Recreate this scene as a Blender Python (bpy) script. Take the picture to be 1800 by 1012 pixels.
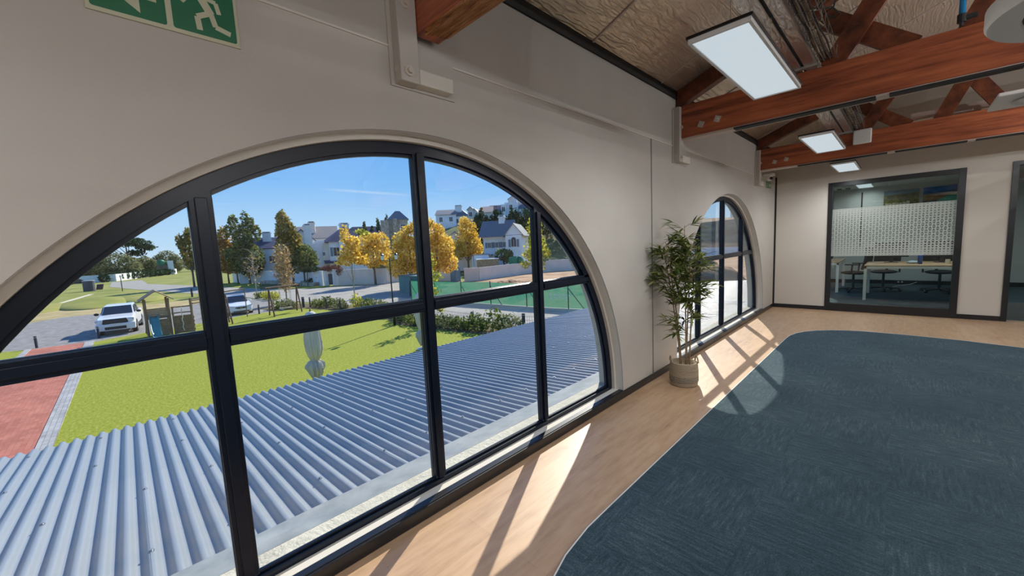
import bpy, math, random
import numpy as np
from mathutils import Vector, Matrix

for o in list(bpy.data.objects):
    bpy.data.objects.remove(o)
SC = bpy.context.scene
COL = SC.collection
R = math.radians
PI = math.pi

# ------------------------------------------------------------------ camera
cam_data = bpy.data.cameras.new('camera')
cam_data.sensor_width = 36.0
cam_data.lens = 36.0 * 685.25 / 1800.0
cam_data.clip_start = 0.02
cam_data.clip_end = 900
cam = bpy.data.objects.new('camera', cam_data)
COL.objects.link(cam)
YAW, PITCH, ROLL = 0.786679, -0.1070276, -0.0482049
_f = Vector((-math.sin(YAW) * math.cos(PITCH), math.cos(YAW) * math.cos(PITCH), math.sin(PITCH)))
_r = Vector((math.cos(YAW), math.sin(YAW), 0))
_u = _r.cross(_f)
_r2 = _r * math.cos(ROLL) + _u * math.sin(ROLL)
_u2 = -_r * math.sin(ROLL) + _u * math.cos(ROLL)
_m = Matrix((( _r2.x, _u2.x, -_f.x, 0), (_r2.y, _u2.y, -_f.y, 0), (_r2.z, _u2.z, -_f.z, 1.5), (0, 0, 0, 1)))
cam.matrix_world = _m
SC.camera = cam

# ------------------------------------------------------------------ sky, sun, exposure
W = bpy.data.worlds.new('sky')
SC.world = W
W.use_nodes = True
nt = W.node_tree
nt.nodes.clear()
wo = nt.nodes.new('ShaderNodeOutputWorld')
bg = nt.nodes.new('ShaderNodeBackground')
tc = nt.nodes.new('ShaderNodeTexCoord')
sep = nt.nodes.new('ShaderNodeSeparateXYZ')
nt.links.new(tc.outputs['Generated'], sep.inputs[0])
rmp = nt.nodes.new('ShaderNodeValToRGB')
cr = rmp.color_ramp
cr.elements[0].position = 0.0
cr.elements[0].color = (0.60, 0.76, 0.93, 1)
cr.elements[1].position = 1.0
cr.elements[1].color = (0.055, 0.20, 0.62, 1)
for p, c in ((0.05, (0.47, 0.70, 0.95, 1)), (0.16, (0.235, 0.52, 0.95, 1)), (0.36, (0.10, 0.35, 0.90, 1))):
    e = cr.elements.new(p)
    e.color = c
nt.links.new(sep.outputs[2], rmp.inputs[0])
# a thin faded vapour trail low in the sky
_a, _b = Vector((-0.92433, 0.35222, 0.14683)), Vector((-0.85627, 0.49846, 0.13538))
_n = _a.cross(_b).normalized()
_mid = (_a + _b).normalized()
dot1 = nt.nodes.new('ShaderNodeVectorMath'); dot1.operation = 'DOT_PRODUCT'; dot1.inputs[1].default_value = _n
dot2 = nt.nodes.new('ShaderNodeVectorMath'); dot2.operation = 'DOT_PRODUCT'; dot2.inputs[1].default_value = _mid
for q in (dot1, dot2): nt.links.new(tc.outputs['Generated'], q.inputs[0])
ab = nt.nodes.new('ShaderNodeMath'); ab.operation = 'ABSOLUTE'; nt.links.new(dot1.outputs['Value'], ab.inputs[0])
m1 = nt.nodes.new('ShaderNodeMapRange'); m1.inputs[1].default_value = 0.0005; m1.inputs[2].default_value = 0.0042; m1.inputs[3].default_value = 0.34; m1.inputs[4].default_value = 0.0
nt.links.new(ab.outputs[0], m1.inputs[0])
m2 = nt.nodes.new('ShaderNodeMapRange'); m2.inputs[1].default_value = _mid.dot(_a) - 0.002; m2.inputs[2].default_value = _mid.dot(_a) + 0.003; m2.inputs[3].default_value = 0.0; m2.inputs[4].default_value = 1.0
nt.links.new(dot2.outputs['Value'], m2.inputs[0])
mm = nt.nodes.new('ShaderNodeMath'); mm.operation = 'MULTIPLY'
nt.links.new(m1.outputs[0], mm.inputs[0]); nt.links.new(m2.outputs[0], mm.inputs[1])
tm = nt.nodes.new('ShaderNodeMix'); tm.data_type = 'RGBA'; tm.inputs[7].default_value = (0.75, 0.85, 0.95, 1)
nt.links.new(mm.outputs[0], tm.inputs[0]); nt.links.new(rmp.outputs[0], tm.inputs[6])
nt.links.new(tm.outputs[2], bg.inputs[0])
bg.inputs[1].default_value = 1.06
nt.links.new(bg.outputs[0], wo.inputs[0])

SUN_AZ, SUN_EL = R(-62.0), R(36.5)          # the direction the sunlight travels in
sun_d = bpy.data.lights.new('sun', 'SUN')
sun_d.energy = 7.2
sun_d.angle = R(0.53)
sun_d.color = (1.0, 0.93, 0.82)
sun = bpy.data.objects.new('sun', sun_d)
COL.objects.link(sun)
sun.location = (-30, 40, 40)
_sd = Vector((math.cos(SUN_EL) * math.cos(SUN_AZ), math.cos(SUN_EL) * math.sin(SUN_AZ), -math.sin(SUN_EL)))
sun.rotation_euler = _sd.to_track_quat('-Z', 'Y').to_euler()

SC.view_settings.view_transform = 'Standard'
SC.view_settings.look = 'None'
SC.view_settings.exposure = 0.0
SC.view_settings.gamma = 1.0
SC.view_settings.use_curve_mapping = False
try:
    SC.cycles.use_denoising = True
    SC.cycles.max_bounces = 10
    SC.cycles.diffuse_bounces = 5
    SC.cycles.glossy_bounces = 4
    SC.cycles.transmission_bounces = 6
    SC.cycles.transparent_max_bounces = 24
    SC.cycles.sample_clamp_indirect = 6.0
    SC.cycles.caustics_reflective = False
    SC.cycles.caustics_refractive = False
except Exception:
    pass
LAMP_W = 27.0            # watts of each interior panel lamp

# ------------------------------------------------------------------ mesh helper
class MB:
    def __init__(s):
        s.v = []; s.f = []
    def add(s, vs, fs):
        n = len(s.v)
        s.v += [tuple(p) for p in vs]
        s.f += [tuple(i + n for i in q) for q in fs]
        return s
    def box(s, x0, x1, y0, y1, z0, z1):
        return s.add([(x0, y0, z0), (x1, y0, z0), (x1, y1, z0), (x0, y1, z0), (x0, y0, z1), (x1, y0, z1), (x1, y1, z1), (x0, y1, z1)],
              [(3, 2, 1, 0), (4, 5, 6, 7), (0, 1, 5, 4), (1, 2, 6, 5), (2, 3, 7, 6), (3, 0, 4, 7)])
    def bar(s, a, b, w, h, up=(0, 0, 1)):
        """a square bar from a to b, w wide (sideways), h high (along up)"""
        a = Vector(a); b = Vector(b); d = (b - a).normalized(); u = Vector(up)
        if abs(d.dot(u)) > 0.98:
            u = Vector((1, 0, 0))
        sd = d.cross(u).normalized(); u = sd.cross(d).normalized()
        vs = []
        for p in (a, b):
            for i, j in ((-1, -1), (1, -1), (1, 1), (-1, 1)):
                vs.append(p + sd * (i * w / 2) + u * (j * h / 2))
        return s.add(vs, [(0, 1, 2, 3), (7, 6, 5, 4), (0, 4, 5, 1), (1, 5, 6, 2), (2, 6, 7, 3), (3, 7, 4, 0)])
    def tube(s, pts, r, n=8, cap=True):
        pts = [Vector(p) for p in pts]
        rs = r if isinstance(r, (list, tuple)) else [r] * len(pts)
        base = len(s.v)
        prev = None
        for i, p in enumerate(pts):
            d = (pts[min(i + 1, len(pts) - 1)] - pts[max(i - 1, 0)]).normalized()
            if prev is None:
                u = Vector((0, 0, 1)) if abs(d.z) < 0.9 else Vector((1, 0, 0))
            else:
                u = prev
            sd = d.cross(u)
            if sd.length < 1e-6:
                sd = d.cross(Vector((0, 1, 0.1)))
            sd.normalize(); u = sd.cross(d).normalized(); prev = u
            for k in range(n):
                t = 2 * PI * k / n
                s.v.append(tuple(p + (sd * math.cos(t) + u * math.sin(t)) * rs[i]))
        for i in range(len(pts) - 1):
            for k in range(n):
                a = base + i * n + k; b = base + i * n + (k + 1) % n
                s.f.append((a, b, b + n, a + n))
        if cap:
            s.f.append(tuple(base + k for k in reversed(range(n))))
            s.f.append(tuple(base + (len(pts) - 1) * n + k for k in range(n)))
        return s
    def lathe(s, prof, c=(0, 0, 0), n=24, caps=True):
        """prof: list of (r, z) turned about the vertical axis through c"""
        base = len(s.v)
        for r, z in prof:
            for k in range(n):
                t = 2 * PI * k / n
                s.v.append((c[0] + r * math.cos(t), c[1] + r * math.sin(t), c[2] + z))
        for i in range(len(prof) - 1):
            for k in range(n):
                a = base + i * n + k; b = base + i * n + (k + 1) % n
                s.f.append((a, b, b + n, a + n))
        if caps:
            if prof[0][0] > 1e-4: s.f.append(tuple(base + k for k in reversed(range(n))))
            if prof[-1][0] > 1e-4: s.f.append(tuple(base + (len(prof) - 1) * n + k for k in range(n)))
        return s
    def prism(s, poly, axis, a, b):
        """poly of 2-D points, extruded along axis ('x','y','z') from a to b"""
        n = len(poly)
        def P(p, t):
            return {'x': (t, p[0], p[1]), 'y': (p[0], t, p[1]), 'z': (p[0], p[1], t)}[axis]
        vs = [P(p, a) for p in poly] + [P(p, b) for p in poly]
        fs = [tuple(range(n - 1, -1, -1)), tuple(range(n, 2 * n))]
        for i in range(n):
            j = (i + 1) % n
            fs.append((i, j, n + j, n + i))
        return s.add(vs, fs)
    def blob(s, c, rx, ry, rz, n=10, m=6, seed=0, jit=0.0):
        rnd = random.Random(seed)
        base = len(s.v)
        for i in range(m + 1):
            th = PI * i / m
            for k in range(n):
                ph = 2 * PI * k / n
                q = 1 + rnd.uniform(-jit, jit)
                s.v.append((c[0] + rx * q * math.sin(th) * math.cos(ph), c[1] + ry * q * math.sin(th) * math.sin(ph), c[2] + rz * q * math.cos(th)))
        for i in range(m):
            for k in range(n):
                a = base + i * n + k; b = base + i * n + (k + 1) % n
                s.f.append((a, a + n, b + n, b))
        return s
    def xf(s, M):
        s.v = [tuple(M @ Vector(p)) for p in s.v]
        return s

ORG = {}
def link(o):
    COL.objects.link(o)
    return o
def tag(o, label=None, cat=None, group=None, kind=None):
    if label: o['label'] = label
    if cat: o['category'] = cat
    if group: o['group'] = group
    if kind: o['kind'] = kind
    return o
def thing(name, loc, label=None, cat=None, group=None, kind=None, rz=0.0):
    o = bpy.data.objects.new(name, None)
    link(o)
    o.location = loc
    o.rotation_euler = (0, 0, rz)
    o.empty_display_size = 0.1
    ORG[o.name] = Vector(loc)
    return tag(o, label, cat, group, kind)
def build(mb, name, mat, parent=None, local=False, smooth=False, bevel=0.0, solid=0.0, flat_angle=None):
    """one mesh object; vertices are given in world space unless local"""
    me = bpy.data.meshes.new(name)
    V = np.array(mb.v, dtype=float).reshape(-1, 3)
    if parent is not None:
        off = Vector((0, 0, 0)) if local else ORG[parent.name]
    else:
        off = Vector(((V[:, 0].min() + V[:, 0].max()) / 2, (V[:, 1].min() + V[:, 1].max()) / 2, V[:, 2].min()))
    V = V - np.array(off)
    me.from_pydata(V.tolist(), [], mb.f)
    me.materials.append(mat)
    if smooth:
        me.polygons.foreach_set('use_smooth', [True] * len(me.polygons))
    me.update()
    o = bpy.data.objects.new(name, me)
    link(o)
    if parent is not None:
        o.parent = parent
        ORG[o.name] = off
    else:
        o.location = off
        ORG[o.name] = off
    if bevel:
        m = o.modifiers.new('edge', 'BEVEL'); m.width = bevel; m.segments = 2; m.limit_method = 'ANGLE'; m.angle_limit = R(40)
    if solid:
        m = o.modifiers.new('thick', 'SOLIDIFY'); m.thickness = solid
    return o
def struct(mb, name, mat, parent=None, **k):
    o = build(mb, name, mat, parent, **k)
    o['kind'] = 'structure'
    return o
def one(mb, name, mat, label, cat, group=None, kind=None, **k):
    return tag(build(mb, name, mat, **k), label, cat, group, kind)
def copy_tree(o, parent=None):
    c = o.copy()
    link(c)
    if parent is not None: c.parent = parent
    ORG[c.name] = ORG.get(o.name, Vector((0, 0, 0)))
    for ch in list(o.children):
        copy_tree(ch, c)
    return c

# ------------------------------------------------------------------ materials
def new_mat(name):
    m = bpy.data.materials.new(name)
    m.use_nodes = True
    n = m.node_tree
    b = n.nodes['Principled BSDF']
    return m, n, b
def C4(c):
    return (c[0], c[1], c[2], 1.0)
def mat(name, col, rough=0.6, metal=0.0, spec=0.5, noise=0.0, nscale=8.0, bump=0.0, bscale=60.0, coat=0.0, alpha=None, stretch=None):
    m, n, b = new_mat(name)
    b.inputs['Base Color'].default_value = C4(col)
    b.inputs['Roughness'].default_value = rough
    b.inputs['Metallic'].default_value = metal
    b.inputs['Specular IOR Level'].default_value = spec
    if coat:
        b.inputs['Coat Weight'].default_value = coat
        b.inputs['Coat Roughness'].default_value = 0.15
    if noise or bump:
        t = n.nodes.new('ShaderNodeTexCoord')
        mp = n.nodes.new('ShaderNodeMapping')
        n.links.new(t.outputs['Object'], mp.inputs[0])
        if stretch: mp.inputs['Scale'].default_value = stretch
    if noise:
        x = n.nodes.new('ShaderNodeTexNoise'); x.inputs['Scale'].default_value = nscale; x.inputs['Detail'].default_value = 5
        n.links.new(mp.outputs[0], x.inputs['Vector'])
        mr = n.nodes.new('ShaderNodeMapRange')
        mr.inputs[1].default_value = 0.3; mr.inputs[2].default_value = 0.7
        mr.inputs[3].default_value = 1 - noise; mr.inputs[4].default_value = 1 + noise
        n.links.new(x.outputs[0], mr.inputs[0])
        mx = n.nodes.new('ShaderNodeMix'); mx.data_type = 'RGBA'; mx.blend_type = 'MULTIPLY'; mx.inputs[0].default_value = 1
        mx.inputs[6].default_value = C4(col)
        n.links.new(mr.outputs[0], mx.inputs[7])
        n.links.new(mx.outputs[2], b.inputs['Base Color'])
    if bump:
        x2 = n.nodes.new('ShaderNodeTexNoise'); x2.inputs['Scale'].default_value = bscale; x2.inputs['Detail'].default_value = 4
        n.links.new(mp.outputs[0], x2.inputs['Vector'])
        bp = n.nodes.new('ShaderNodeBump'); bp.inputs['Strength'].default_value = bump; bp.inputs['Distance'].default_value = 0.02
        n.links.new(x2.outputs[0], bp.inputs['Height'])
        n.links.new(bp.outputs[0], b.inputs['Normal'])
    return m
def ramp(n, stops):
    r = n.nodes.new('ShaderNodeValToRGB')
    r.color_ramp.elements[0].position = stops[0][0]; r.color_ramp.elements[0].color = C4(stops[0][1])
    r.color_ramp.elements[1].position = stops[-1][0]; r.color_ramp.elements[1].color = C4(stops[-1][1])
    for p, c in stops[1:-1]:
        e = r.color_ramp.elements.new(p); e.color = C4(c)
    return r
def leaf_mat(name, stops, trans=0.45, rough=0.6):
    """foliage: colour varies leaf by leaf; light shines through thin leaves"""
    m, n, b = new_mat(name)
    n.nodes.remove(b)
    g = n.nodes.new('ShaderNodeNewGeometry')
    r = ramp(n, stops)
    t = n.nodes.new('ShaderNodeTexCoord')
    x = n.nodes.new('ShaderNodeTexNoise'); x.inputs['Scale'].default_value = 0.55; x.inputs['Detail'].default_value = 2
    n.links.new(t.outputs['Object'], x.inputs['Vector'])
    ad = n.nodes.new('ShaderNodeMath'); ad.operation = 'MULTIPLY_ADD'; ad.inputs[1].default_value = 1.5; ad.inputs[2].default_value = -0.75
    n.links.new(x.outputs[0], ad.inputs[0])
    ad2 = n.nodes.new('ShaderNodeMath'); ad2.operation = 'ADD'; ad2.use_clamp = True
    n.links.new(ad.outputs[0], ad2.inputs[0]); n.links.new(g.outputs['Random Per Island'], ad2.inputs[1])
    n.links.new(ad2.outputs[0], r.inputs[0])
    d = n.nodes.new('ShaderNodeBsdfDiffuse'); tr = n.nodes.new('ShaderNodeBsdfTranslucent')
    n.links.new(r.outputs[0], d.inputs[0]); n.links.new(r.outputs[0], tr.inputs[0])
    mx = n.nodes.new('ShaderNodeMixShader'); mx.inputs[0].default_value = trans
    n.links.new(d.outputs[0], mx.inputs[1]); n.links.new(tr.outputs[0], mx.inputs[2])
    n.links.new(mx.outputs[0], n.nodes['Material Output'].inputs[0])
    return m
def noise_mat(name, stops, scale=3.0, rough=0.9, detail=6, bump=0.0, bscale=80.0, stretch=None, spec=0.2):
    m, n, b = new_mat(name)
    t = n.nodes.new('ShaderNodeTexCoord'); mp = n.nodes.new('ShaderNodeMapping')
    n.links.new(t.outputs['Object'], mp.inputs[0])
    if stretch: mp.inputs['Scale'].default_value = stretch
    x = n.nodes.new('ShaderNodeTexNoise'); x.inputs['Scale'].default_value = scale; x.inputs['Detail'].default_value = detail; x.inputs['Roughness'].default_value = 0.65
    n.links.new(mp.outputs[0], x.inputs['Vector'])
    r = ramp(n, stops)
    n.links.new(x.outputs[0], r.inputs[0]); n.links.new(r.outputs[0], b.inputs['Base Color'])
    b.inputs['Roughness'].default_value = rough; b.inputs['Specular IOR Level'].default_value = spec
    if bump:
        x2 = n.nodes.new('ShaderNodeTexNoise'); x2.inputs['Scale'].default_value = bscale; x2.inputs['Detail'].default_value = 3
        n.links.new(mp.outputs[0], x2.inputs['Vector'])
        bp = n.nodes.new('ShaderNodeBump'); bp.inputs['Strength'].default_value = bump; bp.inputs['Distance'].default_value = 0.03
        n.links.new(x2.outputs[0], bp.inputs['Height']); n.links.new(bp.outputs[0], b.inputs['Normal'])
    return m
def glass_mat(name, tint=(1, 1, 1), refl=1.0):
    m, n, b = new_mat(name)
    n.nodes.remove(b)
    tr = n.nodes.new('ShaderNodeBsdfTransparent'); tr.inputs[0].default_value = C4(tint)
    gl = n.nodes.new('ShaderNodeBsdfGlossy'); gl.inputs['Roughness'].default_value = 0.0
    fr = n.nodes.new('ShaderNodeFresnel'); fr.inputs[0].default_value = 1.45
    mu = n.nodes.new('ShaderNodeMath'); mu.operation = 'MULTIPLY'; mu.inputs[1].default_value = refl
    ge = n.nodes.new('ShaderNodeNewGeometry')      # the same reflectance from either side of the sheet
    io = n.nodes.new('ShaderNodeMix'); io.inputs[2].default_value = 1.45; io.inputs[3].default_value = 1 / 1.45
    n.links.new(ge.outputs['Backfacing'], io.inputs[0]); n.links.new(io.outputs[0], fr.inputs[0])
    n.links.new(fr.outputs[0], mu.inputs[0])
    mx = n.nodes.new('ShaderNodeMixShader')
    n.links.new(mu.outputs[0], mx.inputs[0]); n.links.new(tr.outputs[0], mx.inputs[1]); n.links.new(gl.outputs[0], mx.inputs[2])
    n.links.new(mx.outputs[0], n.nodes['Material Output'].inputs[0])
    return m
def emit_mat(name, col, s):
    m, n, b = new_mat(name)
    b.inputs['Base Color'].default_value = (0.05, 0.05, 0.05, 1)
    b.inputs['Emission Color'].default_value = C4(col)
    b.inputs['Emission Strength'].default_value = s
    return m

def wood_floor_mat():
    m, n, b = new_mat('oak_laminate')
    t = n.nodes.new('ShaderNodeTexCoord'); mp = n.nodes.new('ShaderNodeMapping')
    mp.inputs['Rotation'].default_value = (0, 0, R(90))
    n.links.new(t.outputs['Object'], mp.inputs[0])
    br = n.nodes.new('ShaderNodeTexBrick')
    br.offset = 0.37; br.inputs['Scale'].default_value = 1.0
    br.inputs['Brick Width'].default_value = 1.28; br.inputs['Row Height'].default_value = 0.192
    br.inputs['Mortar Size'].default_value = 0.0012; br.inputs['Mortar Smooth'].default_value = 0.2
    br.inputs['Color1'].default_value = (0.40, 0.40, 0.40, 1); br.inputs['Color2'].default_value = (0.60, 0.60, 0.60, 1); br.inputs['Mortar'].default_value = (0.2, 0.2, 0.2, 1)
    n.links.new(mp.outputs[0], br.inputs['Vector'])
    mp2 = n.nodes.new('ShaderNodeMapping'); mp2.inputs['Scale'].default_value = (9.0, 1.3, 1)
    n.links.new(t.outputs['Object'], mp2.inputs[0])
    x = n.nodes.new('ShaderNodeTexNoise'); x.inputs['Scale'].default_value = 3.0; x.inputs['Detail'].default_value = 8; x.inputs['Roughness'].default_value = 0.6
    n.links.new(mp2.outputs[0], x.inputs['Vector'])
    x3 = n.nodes.new('ShaderNodeTexNoise'); x3.inputs['Scale'].default_value = 5.0; x3.inputs['Detail'].default_value = 3
    n.links.new(t.outputs['Object'], x3.inputs['Vector'])
    a = n.nodes.new('ShaderNodeMix'); a.data_type = 'RGBA'; a.blend_type = 'MIX'; a.inputs[0].default_value = 0.62
    n.links.new(br.outputs['Color'], a.inputs[6]); n.links.new(x.outputs[0], a.inputs[7])
    a2 = n.nodes.new('ShaderNodeMix'); a2.data_type = 'RGBA'; a2.inputs[0].default_value = 0.16
    n.links.new(a.outputs[2], a2.inputs[6]); n.links.new(x3.outputs[0], a2.inputs[7])
    r = ramp(n, [(0.28, (0.24, 0.140, 0.080)), (0.42, (0.42, 0.265, 0.158)), (0.52, (0.485, 0.315, 0.19)), (0.7, (0.56, 0.385, 0.25))])
    n.links.new(a2.outputs[2], r.inputs[0]); n.links.new(r.outputs[0], b.inputs['Base Color'])
    b.inputs['Roughness'].default_value = 0.38; b.inputs['Specular IOR Level'].default_value = 0.4
    return m
def carpet_mat():
    m, n, b = new_mat('carpet_tiles')
    t = n.nodes.new('ShaderNodeTexCoord')
    ck = n.nodes.new('ShaderNodeTexChecker'); ck.inputs['Scale'].default_value = 2.0
    n.links.new(t.outputs['Object'], ck.inputs['Vector'])
    outs = []
    for sc in ((3, 26, 1), (26, 3, 1)):
        mp = n.nodes.new('ShaderNodeMapping'); mp.inputs['Scale'].default_value = sc
        n.links.new(t.outputs['Object'], mp.inputs[0])
        x = n.nodes.new('ShaderNodeTexNoise'); x.inputs['Scale'].default_value = 2.2; x.inputs['Detail'].default_value = 6; x.inputs['Roughness'].default_value = 0.7
        n.links.new(mp.outputs[0], x.inputs['Vector']); outs.append(x)
    a = n.nodes.new('ShaderNodeMix'); a.data_type = 'RGBA'
    n.links.new(ck.outputs['Fac'], a.inputs[0]); n.links.new(outs[0].outputs[0], a.inputs[6]); n.links.new(outs[1].outputs[0], a.inputs[7])
    big = n.nodes.new('ShaderNodeTexNoise'); big.inputs['Scale'].default_value = 1.4; big.inputs['Detail'].default_value = 3
    n.links.new(t.outputs['Object'], big.inputs['Vector'])
    a2 = n.nodes.new('ShaderNodeMix'); a2.data_type = 'RGBA'; a2.inputs[0].default_value = 0.3
    n.links.new(a.outputs[2], a2.inputs[6]); n.links.new(big.outputs[0], a2.inputs[7])
    fine = n.nodes.new('ShaderNodeTexNoise'); fine.inputs['Scale'].default_value = 160; fine.inputs['Detail'].default_value = 2
    n.links.new(t.outputs['Object'], fine.inputs['Vector'])
    a3 = n.nodes.new('ShaderNodeMix'); a3.data_type = 'RGBA'; a3.inputs[0].default_value = 0.3
    n.links.new(a2.outputs[2], a3.inputs[6]); n.links.new(fine.outputs[0], a3.inputs[7])
    r = ramp(n, [(0.34, (0.010, 0.025, 0.037)), (0.47, (0.024, 0.048, 0.063)), (0.55, (0.042, 0.073, 0.089)), (0.66, (0.115, 0.155, 0.165))])
    n.links.new(a3.outputs[2], r.inputs[0]); n.links.new(r.outputs[0], b.inputs['Base Color'])
    b.inputs['Roughness'].default_value = 0.95; b.inputs['Specular IOR Level'].default_value = 0.1
    b.inputs['Sheen Weight'].default_value = 0.09; b.inputs['Sheen Roughness'].default_value = 0.6
    b.inputs['Sheen Tint'].default_value = (0.85, 0.95, 1.0, 1)
    bp = n.nodes.new('ShaderNodeBump'); bp.inputs['Strength'].default_value = 0.5; bp.inputs['Distance'].default_value = 0.006
    n.links.new(fine.outputs[0], bp.inputs['Height']); n.links.new(bp.outputs[0], b.inputs['Normal'])
    return m
def beam_mat(name='stained_timber', k=1.0, axis=(0.6, 9, 9)):
    m, n, b = new_mat(name)
    t = n.nodes.new('ShaderNodeTexCoord'); mp = n.nodes.new('ShaderNodeMapping'); mp.inputs['Scale'].default_value = axis
    n.links.new(t.outputs['Object'], mp.inputs[0])
    x = n.nodes.new('ShaderNodeTexNoise'); x.inputs['Scale'].default_value = 2.2; x.inputs['Detail'].default_value = 9; x.inputs['Roughness'].default_value = 0.62
    n.links.new(mp.outputs[0], x.inputs['Vector'])
    r = ramp(n, [(0.30, (0.05 * k, 0.013 * k, 0.007 * k)), (0.45, (0.17 * k, 0.045 * k, 0.020 * k)), (0.60, (0.27 * k, 0.075 * k, 0.030 * k)), (0.8, (0.36 * k, 0.12 * k, 0.05 * k))])
    n.links.new(x.outputs[0], r.inputs[0]); n.links.new(r.outputs[0], b.inputs['Base Color'])
    b.inputs['Roughness'].default_value = 0.42
    bp = n.nodes.new('ShaderNodeBump'); bp.inputs['Strength'].default_value = 0.25; bp.inputs['Distance'].default_value = 0.01
    n.links.new(x.outputs[0], bp.inputs['Height']); n.links.new(bp.outputs[0], b.inputs['Normal'])
    return m
def foil_mat(name='foil_insulation', col=(0.82, 0.70, 0.56), rough=0.30, metal=0.62, bump=0.6):
    m, n, b = new_mat(name)
    b.inputs['Base Color'].default_value = C4(col); b.inputs['Metallic'].default_value = metal; b.inputs['Roughness'].default_value = rough
    t = n.nodes.new('ShaderNodeTexCoord'); mp = n.nodes.new('ShaderNodeMapping'); mp.inputs['Scale'].default_value = (3.2, 0.75, 1)
    n.links.new(t.outputs['Object'], mp.inputs[0])
    x = n.nodes.new('ShaderNodeTexNoise'); x.inputs['Scale'].default_value = 3.2; x.inputs['Detail'].default_value = 4; x.inputs['Distortion'].default_value = 1.6
    w = n.nodes.new('ShaderNodeTexWave'); w.inputs['Scale'].default_value = 2.4; w.inputs['Distortion'].default_value = 11; w.inputs['Detail'].default_value = 3
    w.inputs['Detail Scale'].default_value = 2.0
    n.links.new(mp.outputs[0], x.inputs['Vector']); n.links.new(mp.outputs[0], w.inputs['Vector'])
    ad = n.nodes.new('ShaderNodeMath'); ad.operation = 'MULTIPLY_ADD'; ad.inputs[1].default_value = 0.35
    n.links.new(w.outputs['Fac'], ad.inputs[0]); n.links.new(x.outputs[0], ad.inputs[2])
    bp = n.nodes.new('ShaderNodeBump'); bp.inputs['Strength'].default_value = bump; bp.inputs['Distance'].default_value = 0.02
    n.links.new(ad.outputs[0], bp.inputs['Height']); n.links.new(bp.outputs[0], b.inputs['Normal'])
    return m
def brick_mat(name, c1, c2, mort, bw, rh, rot=0.0, rough=0.85, ms=0.006):
    m, n, b = new_mat(name)
    t = n.nodes.new('ShaderNodeTexCoord'); mp = n.nodes.new('ShaderNodeMapping'); mp.inputs['Rotation'].default_value = (0, 0, rot)
    n.links.new(t.outputs['Object'], mp.inputs[0])
    br = n.nodes.new('ShaderNodeTexBrick'); br.inputs['Scale'].default_value = 1
    br.inputs['Brick Width'].default_value = bw; br.inputs['Row Height'].default_value = rh; br.inputs['Mortar Size'].default_value = ms
    br.inputs['Color1'].default_value = C4(c1); br.inputs['Color2'].default_value = C4(c2); br.inputs['Mortar'].default_value = C4(mort)
    n.links.new(mp.outputs[0], br.inputs['Vector'])
    x = n.nodes.new('ShaderNodeTexNoise'); x.inputs['Scale'].default_value = 1.1; x.inputs['Detail'].default_value = 6
    n.links.new(t.outputs['Object'], x.inputs['Vector'])
    mr = n.nodes.new('ShaderNodeMapRange'); mr.inputs[1].default_value = 0.3; mr.inputs[2].default_value = 0.7; mr.inputs[3].default_value = 0.8; mr.inputs[4].default_value = 1.2
    n.links.new(x.outputs[0], mr.inputs[0])
    mx = n.nodes.new('ShaderNodeMix'); mx.data_type = 'RGBA'; mx.blend_type = 'MULTIPLY'; mx.inputs[0].default_value = 1
    n.links.new(br.outputs['Color'], mx.inputs[6]); n.links.new(mr.outputs[0], mx.inputs[7])
    n.links.new(mx.outputs[2], b.inputs['Base Color']); b.inputs['Roughness'].default_value = rough; b.inputs['Specular IOR Level'].default_value = 0.2
    return m

M = {}
M['wall'] = mat('warm_grey_paint', (0.485, 0.455, 0.415), 0.8, spec=0.2, noise=0.03, nscale=3, bump=0.06, bscale=40)
M['reveal'] = mat('cream_paint', (0.64, 0.61, 0.55), 0.8, spec=0.2, bump=0.05, bscale=30)
M['plaster'] = mat('rough_cream_plaster', (0.52, 0.50, 0.43), 0.9, spec=0.15, noise=0.1, nscale=9, bump=0.5, bscale=45)
M['floor'] = wood_floor_mat()
M['carpet'] = carpet_mat()
M['beam'] = beam_mat('stained_timber', 1.9)
M['beam_old'] = None
M['brace'] = beam_mat('stained_brace', 0.78, (4, 4, 4))
M['foil'] = foil_mat()
M['duct'] = foil_mat('duct_foil', (0.62, 0.60, 0.56), 0.28, 0.9, 0.5)
M['black'] = mat('black_powder_coat', (0.010, 0.011, 0.013), 0.35, spec=0.5)
M['skirt'] = mat('black_skirting', (0.012, 0.013, 0.016), 0.3)
M['frame'] = mat('black_aluminium', (0.004, 0.009, 0.021), 0.30, spec=0.28)  # the blue tint stands in for lens flare over the frames
M['glass'] = glass_mat('window_glass', (0.97, 0.985, 0.98), 0.9)
M['glass_in'] = glass_mat('partition_glass', (0.86, 0.91, 0.89), 1.0)
M['white'] = mat('white_plastic', (0.84, 0.83, 0.80), 0.45)
M['white_metal'] = mat('white_metal', (0.72, 0.71, 0.69), 0.4, spec=0.5)
M['bolt'] = mat('painted_bolt', (0.55, 0.50, 0.44), 0.4)
M['steel'] = mat('galvanised_steel', (0.50, 0.50, 0.50), 0.4, 0.8, noise=0.1)
M['darkgap'] = mat('dark_strip', (0.018, 0.019, 0.019), 0.7)
M['pale_strip'] = mat('pale_trim', (0.62, 0.52, 0.46), 0.5)
M['wire'] = mat('thin_wire', (0.5, 0.42, 0.32), 0.5)
M['lamp_face'] = emit_mat('lit_diffuser', (0.80, 0.92, 1.0), 0.66)
M['green_sign'] = mat('sign_green', (0.004, 0.125, 0.055), 0.35)
M['sign_pale'] = mat('photoluminescent_pale', (0.50, 0.50, 0.36), 0.4)
M['blue_pipe'] = mat('blue_pvc', (0.02, 0.25, 0.55), 0.35)
M['dark_fit'] = mat('dark_fitting', (0.025, 0.028, 0.03), 0.5)
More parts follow.
